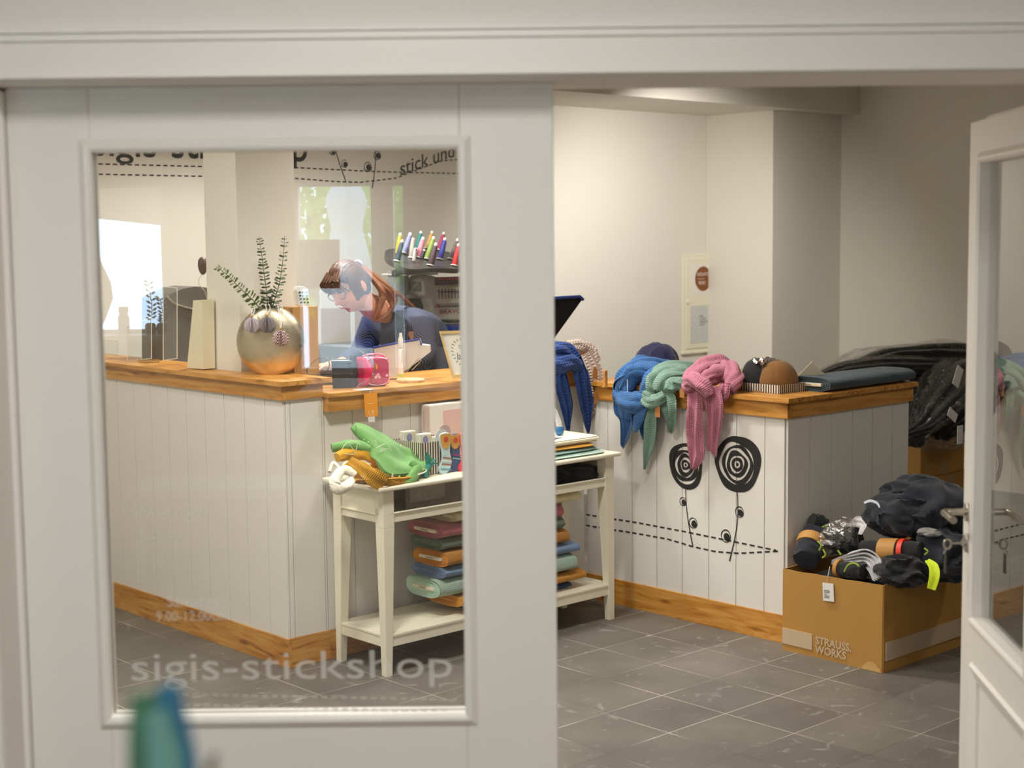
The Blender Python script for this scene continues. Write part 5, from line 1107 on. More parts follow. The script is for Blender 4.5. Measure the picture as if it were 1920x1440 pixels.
# black purse/cloth stack behind it and dark bottle
m = MB()
for i in range(3): m.box((-.07+.004*i, -.02, .0+i*.022), (.07-.004*i, .08, .019+i*.022), Matrix.Translation(Vector((cxk.x+.06, cxk.y+.13, ZK))) @ Matrix.Rotation(-ANG+.05*i, 4, 'Z'))
hb = _S(PY(620, 652, 6.4)).z-ZK-.06
m.build('folder_stack', mat('folder_dark', '#5a5049', .6), smooth=False, bevel=.004, label='brown grey folders stacked behind the black container', cat='folder')
cb = _S(PY(658, 660, 6.22)); m = MB(); m.lathe([(.02, 0), (.021, .01), (.021, .06), (.017, .10), (.014, .13), (.009, .137)], 20, Matrix.Translation((cb.x, cb.y, ZK)) @ Matrix.Rotation(.12, 4, 'X')); m.build('dark_bottle', mat('bottle_dark', '#23222a', .3), label='small dark bottle between black container and lunch box', cat='bottle')
# pink lunch box
lc = _S(PY(699, 716, 6.28)); Ml = Matrix.Translation((lc.x, lc.y, ZK)) @ Matrix.Rotation(-ANG+.25, 4, 'Z'); t = thing('lunch_box', 'bright pink see-through lunch box with orange leaf', 'lunch box', (lc.x, lc.y, ZK))
def rbox(mb, w, d, h, z0, e, Mx, nu=40, nv=24):
    mb.blob(lambda q: Mx @ Vector((w*math.copysign(abs(q.x)**e, q.x), d*math.copysign(abs(q.y)**e, q.y), z0+h*(1+math.copysign(abs(q.z)**e, q.z)))), nu, nv)
m = MB(); m.box((-.052, -.026, 0), (.060, .030, .122), Ml); m.build('tub', mat('tub_pink', '#d9326a', .3), t, bevel=.016)
m = MB(); m.lathe([(.060, 0), (.062, .004), (.058, .009), (.045, .012)], 36, Ml @ Matrix.Translation((-.050, -.020, .062)) @ Matrix.Rotation(-.9, 4, 'Z') @ Matrix.Rotation(pi/2, 4, 'X')); m.build('round_lid', mat('lid_red', '#e0175c', .35), t)
m = MB(); m.box((-.036, -.040, .010), (.062, -.027, .118), Ml); m.build('clear_lid', mat('lid_clear_pink', '#e2688c', .15, **{'Transmission Weight': .3}), t, bevel=.005)
m = MB(); m.tube(cr([Ml @ Vector(p) for p in ((-.030, -.042, .018), (.056, -.042, .018), (.056, -.042, .110), (-.030, -.042, .110))], 4, True), .0016, 6); m.build('lid_rim', mat('rim_pale_pink', '#f6c6d2', .3), t)
m = MB(); m.prism([(0, .016), (.007, .004), (.006, -.008), (0, -.013), (-.006, -.008), (-.007, .004)], lambda x, y: Ml @ Vector((.008+x, -.0415, .082+y)), lambda x, y: Ml @ Vector((.008+x, -.040, .082+y))); m.build('leaf_print', mat('leaf_orange', '#f29a2c', .4), t, smooth=False)
m = MB()
for i in range(7): ring2d(m, (.012+.007*i*cos(i), .045+.006*sin(i*2.1)), .006, 0, lambda x, y, z=0: Ml @ Vector((x, -.0412-z, y)), i, n=12, wob=.3)
m.build('blossom_print', mat('blossom_white', '#f4c6d2', .5), t, smooth=False)
m = MB(); m.tube([Ml @ Vector(p) for p in ((-.045, -.03, .126), (-.02, -.032, .134), (.02, -.032, .134), (.045, -.03, .126))], .004, 8); m.build('handle', mat('handle_pink', '#f07f9e', .3), t)
# white marker pen, wooden disc, pen tray
wc = Kz(770, 716); t = None
m = MB(); m.lathe([(.058, 0), (.060, .003), (.060, .011), (.057, .014)], 48, Matrix.Translation((wc.x, wc.y, ZK))); m.build('wooden_disc', wood('pale_wood', 0, '#e6cfa0', '#dcc08c', '#b9955c', .5), label='pale round wooden disc on the low counter under the marker pen', cat='disc')
pc = _S(PY(751, 704, (MS @ wc).y-.01)); t = thing('marker_pen', 'white upright marker pen lettered Merinox on the wooden disc', 'pen', (pc.x, pc.y, ZK+.0145)); Mp = Matrix.Translation((pc.x, pc.y, ZK+.0145)) @ Matrix.Rotation(.03, 4, 'X')
ph = _S(PY(751, 624, (MS @ wc).y)).z-ZK-.0145
m = MB(); m.lathe([(.009, 0), (.0105, .004), (.0105, ph*.66), (.008, ph*.68)], 24, Mp); m.build('barrel', mat('pen_white', '#efece4', .4), t)
m = MB(); m.lathe([(.0112, ph*.68), (.0112, ph*.86), (.007, ph*.92), (.006, ph)], 24, Mp); m.build('cap', mat('pen_cap', '#e3ded0', .35), t)
m = MB(); m.lathe([(.0108, .008), (.0108, .02)], 24, Mp, cap=False); m.build('green_ring', mat('ring_lime', '#c6d24e', .5), t)
m = MB(); text_mb(m, 'MERINOX', .013, lambda x, y, z: Mp @ Vector((-.0035+y*.9*cos(ANG), -.0103-.0006, ph*.66-x*1.0-.004))); m.build('lettering', mat('ink_tan', '#9a7f58', .6), t, smooth=False)
yt = (MS @ wc).y+.10
pp = [_S(PY(x, y, yt)) for x, y in ((700, 652), (745, 643), (787, 636), (790, 646), (806, 648), (807, 660), (745, 707), (712, 707))]
t = thing('document_tray', 'pale angular document holder with blue edge behind the marker pen', 'holder', tuple(Vector((pp[6].x, pp[6].y, ZK))))
m = MB(); m.add([p for p in pp]+[p+WY*.06 for p in pp], [tuple(range(8))[::-1], tuple(range(8, 16))]+[(i, (i+1) % 8, (i+1) % 8+8, i+8) for i in range(8)]); m.build('side', mat('holder_grey', '#cfcac4', .35), t, smooth=False)
m = MB(); m.tube([p+WY*.0-Vector((0, 0, 0)) for p in pp[:4]], .0045, 8); m.build('blue_edge', mat('edge_blue', '#2c3f8c', .35), t)
m = MB(); m.tube(cr([_S(PY(x, y, yt-.01)) for x, y in ((760, 700), (772, 686), (784, 674), (790, 672), (786, 680), (772, 694))], 6), .0018, 6); m.build('wire_clip', METAL, t)
# picture frame
yf = 6.42; FP = lambda x, y, d=0: _S(PY(x, y, yf+d))
t = thing('picture_frame', 'small oak picture frame with green wreath and handwriting', 'picture frame', tuple(Vector((FP(850, 708).x, FP(850, 708).y, ZK))))
o_ = [(823, 621), (905, 618), (923, 703), (848, 709)]; i_ = [(828, 626), (901, 623), (918, 698), (852, 703)]
m = MB(); vs = [FP(*p) for p in o_]+[FP(*p) for p in i_]+[FP(*p, .018) for p in o_]+[FP(*p, .018) for p in i_]
fs = [(k, (k+1) % 4, 4+(k+1) % 4, 4+k) for k in range(4)]+[(k, k+8, (k+1) % 4+8, (k+1) % 4) for k in range(4)]+[(4+k, 4+(k+1) % 4, 12+(k+1) % 4, 12+k) for k in range(4)]
m.add(vs, fs); m.build('frame', mat('frame_oak', '#d9b978', .5), t, smooth=False)
m = MB(); m.add([FP(*p, .01) for p in i_]+[FP(*p, .016) for p in i_], [(0, 1, 2, 3), (7, 6, 5, 4), (0, 4, 5, 1), (1, 5, 6, 2), (2, 6, 7, 3), (3, 7, 4, 0)]); m.build('print_sheet', mat('sheet_white', '#f2efe8', .6), t, smooth=False)
def ff(x, y, z=0):      # x,y in 0..1 on the print
    p = [lerp(lerp(i_[0][k], i_[1][k], x), lerp(i_[3][k], i_[2][k], x), 1-y) if False else lerp(lerp(i_[3][k], i_[2][k], x), lerp(i_[0][k], i_[1][k], x), y) for k in (0, 1)]; return FP(p[0], p[1], .0092-z)
m = MB()
for i in range(26):
    a_ = 2*pi*i/26
    if .15 < i/26 < .2: continue
    for sg in (-1, 1):
        cx_, cy_ = .5+.37*cos(a_), .5+.36*sin(a_); b_ = a_+pi/2+sg*.7; dx, dy = .055*cos(b_), .05*sin(b_)
        m.add([ff(cx_, cy_), ff(cx_+dx*.5-dy*.3, cy_+dy*.5+dx*.3), ff(cx_+dx, cy_+dy), ff(cx_+dx*.5+dy*.3, cy_+dy*.5-dx*.3)], [(0, 1, 2, 3)])
m.build('wreath_print', mat('wreath_green', '#8fa365', .7), t, smooth=False)
m = MB(); text_mb(m, 'DEIN', .13, lambda x, y, z: ff(.34+x*.75, .62+y, 0)); text_mb(m, 'lachen', .24, lambda x, y, z: ff(.2+x*.8, .36+y, 0), shear=.3); m.build('lettering', mat('ink', '#2b2623', .7), t, smooth=False)
# orange hang tag
tz = Pv(695, 737, -.056); t = thing('orange_hang_tag', 'orange paper tag hanging from the low counter edge', 'tag', tuple(Pv(695, 790, -.056)))
def fo(px, py, d=0): return Pv(px, py, -.056-d)
def quad(mb, pts, d=0, th=.001): vs = [fo(x, y, d) for x, y in pts]+[fo(x, y, d-th) for x, y in pts]; mb.add(vs, [(0, 1, 2, 3), (7, 6, 5, 4), (0, 4, 5, 1), (1, 5, 6, 2), (2, 6, 7, 3), (3, 7, 4, 0)])
m = MB(); quad(m, [(682, 738), (707, 736), (709, 780), (685, 782)]); m.build('card', mat('tag_orange', '#f09a1e', .6), t, smooth=False)
m = MB(); quad(m, [(690, 782), (703, 781), (703, 791), (691, 792)], .0); m.build('slip', TAGW, t, smooth=False)
m = MB(); fw = lambda x, y, z=0: tuple(Vector((tz.x, 0, tz.z))+Vector((x, -.0575-z*.3, y)))
z_ = .0
stroke2d(m, [(-.012, -.072), (-.011, -.085), (-.004, -.091), (.002, -.085), (.003, -.072)], .0018, fw); stroke2d(m, [(-.004, -.091), (-.004, -.100)], .0018, fw); stroke2d(m, [(-.010, -.101), (.002, -.101)], .0018, fw); stroke2d(m, [(.009, -.070), (.009, -.101)], .0018, fw); stroke2d(m, [(.007, -.070), (.007, -.080), (.012, -.080), (.012, -.070)], .0012, fw)
stroke2d(m, [(-.014, -.043), (.014, -.042)], .0016, fw); m.build('glass_fork_sign', mat('sign_pale', '#f7ecc8', .6), t, smooth=False)
MB().tube([Vector((tz.x, -.0535, ZK-.001)), Vector((tz.x, -.0555, tz.z-.006))], .0008, 5).build('string', TAGW, t)
MB().box((tz.x-.05, -.055, ZK+.0004), (tz.x+.02, .0, ZK+.0012)).build('tag_backing', TAGW, t, smooth=False)
# blue-edged screen at the right end of the low counter
pp = [Pv(x, y, .35) for x, y in ((985, 562), (1086, 556), (1092, 562), (1040, 634), (1010, 668), (960, 668))]
t = thing('point_of_sale_screen', 'dark tilted screen with blue edge beside the sliding door', 'screen', (pp[3].x-.05, .36, ZK))
m = MB(); m.prism([(p.x, p.z) for p in pp], lambda a, b: (a, .35, b), lambda a, b: (a, .372, b)); m.build('panel', mat('screen_black', '#14151a', .25), t, smooth=False, bevel=.003)
m = MB(); m.tube([Vector((p.x, .345, p.z)) for p in pp[:3]], .008, 8); m.build('blue_edge', mat('edge_blue', '#2c3f8c', .35), t)
m = MB(); m.tube([Vector((pp[4].x-.04, .40, pp[4].z+.04)), Vector((pp[4].x-.04, .42, ZK+.01))], .012, 10); m.lathe([(.06, 0), (.06, .008), (.02, .014)], 24, Matrix.Translation((pp[4].x-.04, .42, ZK))); m.build('stand', DARK, t)
m = MB(); m.tube(cr([Vector((4.0, 1.994, 1.40)), Vector((3.55, 1.994, 1.33)), Vector((3.62, 1.994, 1.2))], 6), .002, 5); m = None
# ================================================================== BEHIND THE RIGHT COUNTER: CARTONS AND WRAPPED GARMENTS
CARD = mat('cardboard', '#b98944', .75, var=.08, vscale=3); CARDE = mat('cardboard_torn', '#cfa465', .9, var=.2, vscale=60); TAPE = mat('pale_tape', '#a88a5c', .5)
def carton(label, u0, u1, v0, v1, z0, z1, face, group='cartons stacked behind the display counter'):
    t = thing('carton', label, 'carton', ((u0+u1)/2, (v0+v1)/2, z0), group)
    MB().box((u0, v0, z0), (u1, v1, z1)).build('box', CARD, t, smooth=False, bevel=.004)
    um = lerp(u0, u1, .52); MB().box((um-.03, v0-.001, z1-.09), (um+.03, v0+.001, z1)).build('tape', TAPE, t, smooth=False)
    MB().box((um-.03, v0-.001, z0), (um+.03, v0+.001, z0+.07)).build('tape', TAPE, t, smooth=False)
vc = -.62; a = Pv(1703, 830, vc); b = Pv(1727, 905, vc); c = Pv(1800, 905, vc); zj = Pv(1732, 897, vc).z
cl = Pv(1727, 830, vc).x; cu = cl+.42
carton('upper carton stacked under the wrapped garments', cl, cu, vc, vc+.45, zj, zj+.26, 0)
carton('lower carton standing on the floor beneath the upper one', cl+.02, cu+.06, vc-.02, vc+.43, 0, zj-.001, 0)
BAG = cloth('garment_black', '#0b0b0e'); FILM = film_mat('clear_film', .15, 16)
def bagged(label, pts, r, seed, sq=.6, film=.012):
    P = cr(pts, 8); t = thing('wrapped_garment', label, 'garment', tuple(P[len(P)//2]-Vector((0, 0, r[1]*sq))), 'garments in clear film heaped on the cartons')
    m = MB(); rope(m, pts, r, nf=8, depth=.30, tw=.5, seed=seed, squash=sq, n=90); m.build('garment', BAG, t)
    m = MB(); rope(m, pts, [x+film for x in r], nf=12, depth=.24, tw=.7, seed=seed+2, squash=sq+.04, n=110); m.build('clear_film', FILM, t); return t
def G(px, py, v): return Pv(px, py, v)
bagged('black garment in clear film lying along the top of the heap at left', [G(1530, 708, -.50), G(1580, 695, -.50), G(1650, 690, -.52), G(1720, 690, -.56)], [.03, .075, .10, .09], 1, .5)
bagged('black garment in clear film across the top right of the heap', [G(1590, 700, -.35), G(1650, 680, -.40), G(1720, 678, -.48), G(1790, 680, -.55), G(1850, 690, -.6)], [.04, .11, .15, .16, .12], 3, .55)
g3 = bagged('black garment in clear film hanging down over the cartons', [G(1815, 690, -.62), G(1770, 715, -.68), G(1745, 760, -.74), G(1722, 805, -.76), G(1712, 835, -.74)], [.10, .17, .15, .085, .05], 5, .55)
g4 = bagged('black garment in clear film bulging beside the door edge', [G(1850, 720, -.66), G(1815, 750, -.72), G(1790, 785, -.74), G(1765, 812, -.74)], [.12, .17, .13, .07], 7, .6)
m = MB(); heap(m, G(1640, 678, -.30), (.30, .12, .075), 3, .3, 2.5, .8); m.build('plastic_film', film_mat('loose_film', .16, 14), label='crumpled empty clear film on top of the garment heap', cat='film')
m = MB(); heap(m, G(1765, 830, -.70), (.20, .10, .05), 9, .3, 2.5, .8); m.build('plastic_film', MATS['loose_film'], label='clear film hem hanging over the upper carton', cat='film')
for (x, y, w, h, rt, par_, vv) in ((1796, 706, .06, .10, .5, g4, -.93), (1786, 778, .085, .045, .55, g4, -.98), (1800, 815, .05, .09, 0, g4, -.98)):
    c = G(x, y, vv); MM = Matrix.Translation(c) @ Matrix.Rotation(rt, 4, 'Y'); MB().box((-w/2, -.001, -h/2), (w/2, .001, h/2), MM).build('swing_tag', TAGW, par_, smooth=False)
# ================================================================== BIG CARTON WITH WORKWEAR
t = thing('shipping_box', 'large open cardboard box lettered STRAUSS. WORKS full of dark workwear', 'box', (1.86, -1.42, 0))
BX0, BX1, BY0, BY1 = 1.600, 2.165, -1.670, -1.196; BH = .338
def wallq(m, a, b, z0, za, zb, th, nrm):
    """box wall from a to b (plan), top heights za, zb, slightly bowed"""
    A, B_ = Vector((a[0], a[1], 0)), Vector((b[0], b[1], 0)); nn = Vector((nrm[0], nrm[1], 0)); n = 14
    m.sheet(lambda s, q: A.lerp(B_, s)+nn*(.008*sin(pi*s)*q+.002*noise.noise(Vector((s*4, q*3, a[0]))))+Vector((0, 0, z0+q*(lerp(za, zb, s)+.003*noise.noise(Vector((s*7, 2, b[1])))-z0))), n, 10, th)
m = MB(); wallq(m, (BX0, BY0), (BX0, BY1), .0, .345, .335, .004, (-1, 0)); fw_ = m.build('front_wall', CARD, t)
m = MB(); wallq(m, (BX1, BY0), (BX0, BY0), .0, .325, .345, .004, (0, -1)); m.build('side_wall', CARD, t)
m = MB(); wallq(m, (BX0, BY1), (BX1, BY1), .0, .335, .33, .004, (0, 1)); wallq(m, (BX1, BY1), (BX1, BY0), .0, .33, .325, .004, (1, 0)); m.box((BX0+.004, BY0+.004, .001), (BX1-.004, BY1-.004, .006)); m.build('back_walls', CARD, t)
LABB = mat('box_print_pale', '#c9b193', .7); m = MB(); m.box((BX0-.0085, -1.345, .028), (BX0+.001, -1.198, .092)); m.build('pale_stripe', LABB, t, smooth=False)
m = MB(); m.box((BX0+.012, BY0-.0095, .045), (BX1, BY0+.001, .118)); m.build('pale_stripe', LABB, t, smooth=False)
m = MB(); fs_ = lambda x, y, z: (BX0-.0062+z*0, -1.362-x*.93, .088+y); text_mb(m, 'STRAUSS.', .044, lambda x, y, z: fs_(x, y-.030, z), bold=.0012); text_mb(m, 'WORKS', .044, lambda x, y, z: fs_(x, y-.066, z), bold=.0012)
m.v = [(p[0]-.0025, p[1], p[2]) for p in m.v]; m.build('box_lettering', LABB, fw_, smooth=False)
m = MB(); m.sheet(lambda a, b: Vector((BX0-.007, lerp(BY0+.0, BY0+.10, a), .001+(.035*sin(pi*min(1, a*1.1))**.7+.006*noise.noise(Vector((a*9, 0, 0))))*b)), 20, 4, .001); m.build('torn_corner', CARDE, t)
# ticket on the box
tk = Pu(1552, 1112, BX0-.02); tt_ = thing('paper_ticket', 'white printed ticket hanging on a string over the box front', 'ticket', (tk.x, tk.y, tk.z-.05))
Mt = Matrix.Translation((BX0-.016, tk.y, tk.z+.003)) @ Matrix.Rotation(-.06, 4, 'X'); MB().box((-.0008, -.026, -.036), (.0008, .026, .036), Mt).build('ticket', TAGW, tt_, smooth=False)
m = MB()
for i, (w_, y_) in enumerate(((.018, .006), (.022, .002), (.018, -.003), (.010, -.009), (.02, -.015), (.016, -.019), (.018, -.023))): m.box((-.0014, .020-w_*1.4, y_-.0008), (-.0006, .020, y_+.0008), Mt)
m.build('ticket_print', mat('ink', '#2b2623'), tt_, smooth=False, ).data
MB().tube(cr([Pu(1551, 1090, BX0-.016), Pu(1553, 1078, BX0-.02), Pu(1556, 1062, BX0-.002)], 5), .0014, 5).build('ticket_string', TAGC, tt_)
WK = cloth('workwear_black', '#121317'); WN = cloth('workwear_navy', '#171a26'); NEON = mat('neon_yellow', '#cfe61c', .7); KB = mat('kraft_band', '#b9853f', .6); LIME = mat('lime_piping', '#9db53a', .7); POLY = film_mat('poly_bag', .4, 24)
def wp(px, py, u): return Pu(px, py, u)
def roll(label, p0, p1, r, seed, band=None, red=None, mtl=None, loops=()):
    c = (p0+p1)/2; t = thing('rolled_trousers', label, 'clothing', (c.x, c.y, c.z-r), 'rolled workwear in the large box'); ax = (p1-p0); m = MB()
    pts = [p0+ax*k/3 for k in range(4)]; rope(m, pts, [r*.92, r, r, r*.93], nf=2, depth=.06, tw=.2, seed=seed, n=36)
    m.build('roll', mtl or WK, t)
    if band:
        m = MB(); a_, b_ = band; q = [p0+ax*a_, p0+ax*(a_+b_)/2, p0+ax*b_]; m.tube(q, r*1.13, 36); m.build('paper_band', KB, t)
    if red:
        m = MB(); q = [p0+ax*red[0], p0+ax*red[1]]; m.tube(q, r*1.14, 36); m.build('red_mark', mat('mark_red_bright', '#e23a1e', .5), t)
    for lp in loops: m = MB(); m.tube(cr(lp, 6), .0035, 8); m.build('piping', LIME, t)
    return t
bz0 = .18
for i in range(3):   # filling underneath
    m = MB(); heap(m, (1.72+.15*i, -1.44+.02*i, .24), (.12, .2, .10), 20+i, .2, 2, 1); m.build('folded_workwear', WK, label=('dark workwear filling the %s of the box under the rolls' % ('front', 'middle', 'back')[i]), cat='clothing', group='folded workwear deep in the box')
roll('rolled black trousers with kraft band at the left corner of the box', wp(1510, 1050, 1.66), wp(1530, 1000, 1.78), .056, 1, (.45, .72), None, WN, [[wp(1533, 1015, 1.60), wp(1540, 1022, 1.60), wp(1536, 1032, 1.60)], [wp(1543, 1030, 1.60), wp(1548, 1040, 1.60), wp(1542, 1046, 1.60)]])
roll('rolled black trousers in the rear left of the box', wp(1545, 990, 1.85), wp(1520, 980, 1.80), .045, 2, None, None, WK, [[wp(1542, 988, 1.76), wp(1553, 984, 1.76)]])
roll('black roll in clear bag behind the front row', wp(1560, 1015, 1.78), wp(1610, 1010, 1.80), .052, 3, None, None, WK, [[wp(1571, 1032, 1.66), wp(1577, 1040, 1.66)]])
roll('long black roll with kraft band and red mark in the middle', wp(1618, 1033, 1.72), wp(1728, 1036, 1.76), .046, 4, (.32, .62), (.66, .74), WK, [[wp(1733, 1028, 1.70), wp(1740, 1034, 1.70), wp(1734, 1040, 1.70)]])
roll('small black roll with lime cord at the front edge of the box', wp(1572, 1066, 1.645), wp(1620, 1072, 1.64), .033, 5, (-.02, .12), None, WK, [[wp(1583, 1072, 1.59), wp(1590, 1060, 1.59), wp(1602, 1056, 1.59), wp(1611, 1062, 1.59)]])
m = MB(); heap(m, wp(1692, 1070, 1.70), (.10, .10, .060), 31, .30, 2.2, 1); m.build('folded_workwear', WK, label='folded black garment at the front right corner of the box', cat='clothing')
m = MB(); heap(m, wp(1770, 1040, 1.90), (.16, .16, .10), 33, .28, 2.0, 1); m.build('folded_workwear', WN, label='dark jacket bulging over the right rim of the box', cat='clothing')
m = MB(); strip(m, [wp(1738, 1050, 1.66), wp(1750, 1062, 1.645), wp(1752, 1080, 1.63), wp(1746, 1105, 1.62)], [.010, .018, .020, .016], Vector((.3, -1, 0)), 1, .003, 2, .003, nv=10); m.build('neon_strap', NEON, label='neon yellow strap hanging over the right rim of the box', cat='strap')
t = thing('work_jacket', 'navy work jacket heaped on top of the box with reflective arc', 'jacket', tuple(wp(1720, 960, 1.9)))
jc = wp(1700, 958, 1.90)
m = MB(); heap(m, wp(1690, 965, 1.88), (.13, .15, .085), 41, .26, 1.7, 1); heap(m, wp(1745, 955, 1.98), (.16, .17, .11), 45, .26, 1.7, 1); heap(m, wp(1720, 925, 2.02), (.13, .14, .07), 49, .3, 2.0, .8); m.build('body', WN, t)
m = MB(); rope(m, [wp(1640, 950, 1.84), wp(1660, 962, 1.80), wp(1690, 985, 1.80), wp(1712, 990, 1.82)], [.04, .052, .05, .04], nf=3, depth=.14, seed=4, squash=.8); m.build('sleeve', WN, t)
m = MB(); pts = cr([wp(x, y, 1.76) for x, y in ((1620, 943), (1632, 939), (1645, 944), (1650, 955))], 8); strip(m, pts[::4], [.004, .0055, .005, .003], Vector((0, -.3, 1)), 1, .0002, 1, .001, nv=4); m.build('reflective_arc', mat('reflective', '#e6e9f4', .2, **{'Emission Strength': 0}), t)
m = MB(); strip(m, [wp(1590, 985, 1.82), wp(1602, 978, 1.80), wp(1618, 982, 1.78), wp(1612, 1002, 1.76)], [.012, .022, .024, .010], Vector((.2, -.5, .8)), 2, .006, 3, .0015, nv=16); m.build('white_rag', mat('rag_white', '#d5d2d2', .7), label='crumpled white cloth slip between the rolls and the jacket', cat='cloth')
m = MB(); strip(m, [wp(1560, 1055, 1.66), wp(1590, 1048, 1.66), wp(1622, 1045, 1.68), wp(1640, 1060, 1.66), wp(1645, 1085, 1.62)], [.010, .022, .034, .035, .02], Vector((.2, -.6, .6)), 4, .012, 7, .0012, nv=30); m.build('poly_bag', mat('poly_grey', '#c6c4c6', .25), label='crumpled pale plastic bag at the front of the box', cat='bag')
m = MB(); rope(m, [wp(1548, 1020, 1.74), wp(1575, 1002, 1.76), wp(1605, 998, 1.78)], [.05, .062, .055], nf=6, depth=.2, seed=5, n=60); m.build('poly_bag', POLY, label='clear plastic bag round the roll at the rear of the box', cat='bag')
m = MB(); heap(m, wp(1742, 1000, 1.80), (.035, .05, .02), 60, .2, 2, .6); m.build('grey_cloth', mat('cloth_grey', '#8a8784', .8), label='grey cloth end poking out below the navy jacket', cat='cloth')
# ================================================================== EMBROIDERY MACHINE
mv = 1.22
def Mq(px, py, v=mv): return Pv(px, py, v)
LG = mat('machine_grey', '#c9c6ba', .4); DG = mat('machine_dark', '#4a4a4c', .45)
t = thing('embroidery_machine', 'light grey multi needle embroidery machine lettered BRAVO', 'machine', (2.0, 1.45, .80))
def mbox(m, x0, y0, x1, y1, v0, v1): a, b = Mq(x0, y1, v0), Mq(x1, y0, v0); m.box((a.x, v0, a.z), (b.x, v1, b.z))
def prof_prism(m, pts, v0, v1): P = [Mq(x, y, v0) for x, y in pts]; m.prism([(p.x, p.z) for p in P], lambda a, b: (a, v0, b), lambda a, b: (a, v1, b))
m = MB(); prof_prism(m, [(794, 525), (800, 518), (810, 516), (820, 520), (905, 520), (905, 600), (812, 600), (812, 575), (806, 560), (796, 553)], 1.22, 1.36); m.build('head', LG, t, smooth=False, bevel=.008)
m = MB(); mbox(m, 819, 517, 905, 535, 1.205, 1.225); m.build('tension_panel', mat('tension_dark', '#4b4240', .5), t, smooth=False)
for i in range(13):
    x = 824+i*6.2; m = MB(); m.tube([Mq(x-2, 520, 1.20), Mq(x+2.5, 525, 1.20)], .0045, 6); m.build('red_thread', mat('thread_red', '#d8304a', .5), t)
m = MB(); mbox(m, 821, 536, 905, 570, 1.212, 1.222); npl = m.build('needle_plate', mat('plate_pale', '#dad6ca', .4), t, smooth=False)
for i in range(13):
    x = 823+i*6.1; m = MB(); m.tube([Mq(x, 541, 1.208), Mq(x, 560, 1.208)], .0022, 6); m.tube([Mq(x-2, 546, 1.205), Mq(x+2, 548, 1.205)], .0035, 6); m.build('needle_bar', mat('needle_dark', '#2f2f30', .4, .5), npl)
m = MB(); mbox(m, 818, 571, 905, 574, 1.208, 1.222); m.build('guide_rail', DG, t, smooth=False)
m = MB(); m.lathe([(.010, 0), (.010, .01)], 16, Matrix.Translation(Mq(820, 573, 1.205)) @ Matrix.Rotation(pi/2, 4, 'X')); m.build('red_knob', mat('knob_red', '#a04638', .5), t)
a = Mq(824, 590, 1.217); b = Mq(866, 577, 1.217); m = MB(); text_mb(m, 'BRAVO', 1, lambda x, y, z: (x, y, z), bold=.012); mx_ = max(p[0] for p in m.v); my_ = max(p[1] for p in m.v)
b2 = Mq(866, 588, 1.217); m.v = [(a.x+p[0]/mx_*(b2.x-a.x), 1.2185, a.z+.003+p[1]/my_*(b.z-a.z-.008)) for p in m.v]; m.build('machine_lettering', mat('bravo_red', '#9c3b33', .5), t, smooth=False)
m = MB(); c = Mq(806, 545, 1.30); prof_prism(m, [(786, 532), (796, 522), (796, 552), (790, 546)], 1.24, 1.34); m.build('hub_cover', mat('hub_grey', '#8e8c86', .4), t, smooth=False, bevel=.006)
m = MB(); mbox(m, 768, 560, 812, 600, 1.30, 1.6); m.build('arm_housing', DG, t, smooth=False, bevel=.006)
m = MB(); mbox(m, 766, 551, 806, 560, 1.28, 1.6); m.build('arm_cover', mat('arm_beige', '#a39a90', .5), t, smooth=False, bevel=.004)
for i in range(3):
    c = Mq(784+i*4.2, 583, 1.298); m = MB(); m.prism([(-.0075, -.006), (.0075, -.006), (0, .010)], lambda x, y: (c.x+x, 1.297, c.z+y), lambda x, y: (c.x+x, 1.2995, c.z+y)); m.build('warning_sign', mat('warning_yellow', '#d9b43a', .5), t, smooth=False)
m = MB(); mbox(m, 752, 508, 768, 600, 1.30, 1.42); m.build('column', mat('column_grey', '#8f9498', .4), t, smooth=False, bevel=.01)
m = MB(); mbox(m, 760, 512, 822, 517, 1.25, 1.45); m.build('shelf_arm', mat('plate_white', '#e6e4dc', .4), t, smooth=False, bevel=.003)
m = MB(); mbox(m, 800, 608, 905, 640, 1.10, 1.5); m.build('pantograph', mat('frame_blue', '#2239a0', .35), t, smooth=False, bevel=.004)
m = MB(); prof_prism(m, [(806, 592), (818, 592), (820, 606), (808, 606)], 1.16, 1.24); m.build('presser_foot', mat('foot_pale', '#d7e2e8', .25, .4), t, smooth=False, bevel=.003)
m = MB()
for i in range(8): mbox(m, 820+i*10, 600, 827+i*10, 606, 1.18, 1.24)
m.build('needle_clamps', METAL, t, smooth=False)
m = MB(); a = Mq(905, 640, 1.1); m.box((1.35, 1.15, 0), (2.35, 1.7, a.z-.005)); m.build('machine_stand', mat('stand_grey', '#75777a', .5), t, smooth=False, bevel=.005)
m = MB(); m.tube(cr([Mq(x, y, 1.24) for x, y in ((742, 500), (733, 520), (738, 545), (760, 560), (775, 540), (790, 512))], 8), .0012, 5); m.tube(cr([Mq(x, y, 1.22) for x, y in ((748, 500), (728, 515), (730, 535), (752, 552), (782, 534), (800, 505))], 8), .0012, 5); m.build('loose_thread', mat('thread_pale', '#c9c6bd', .6), t)
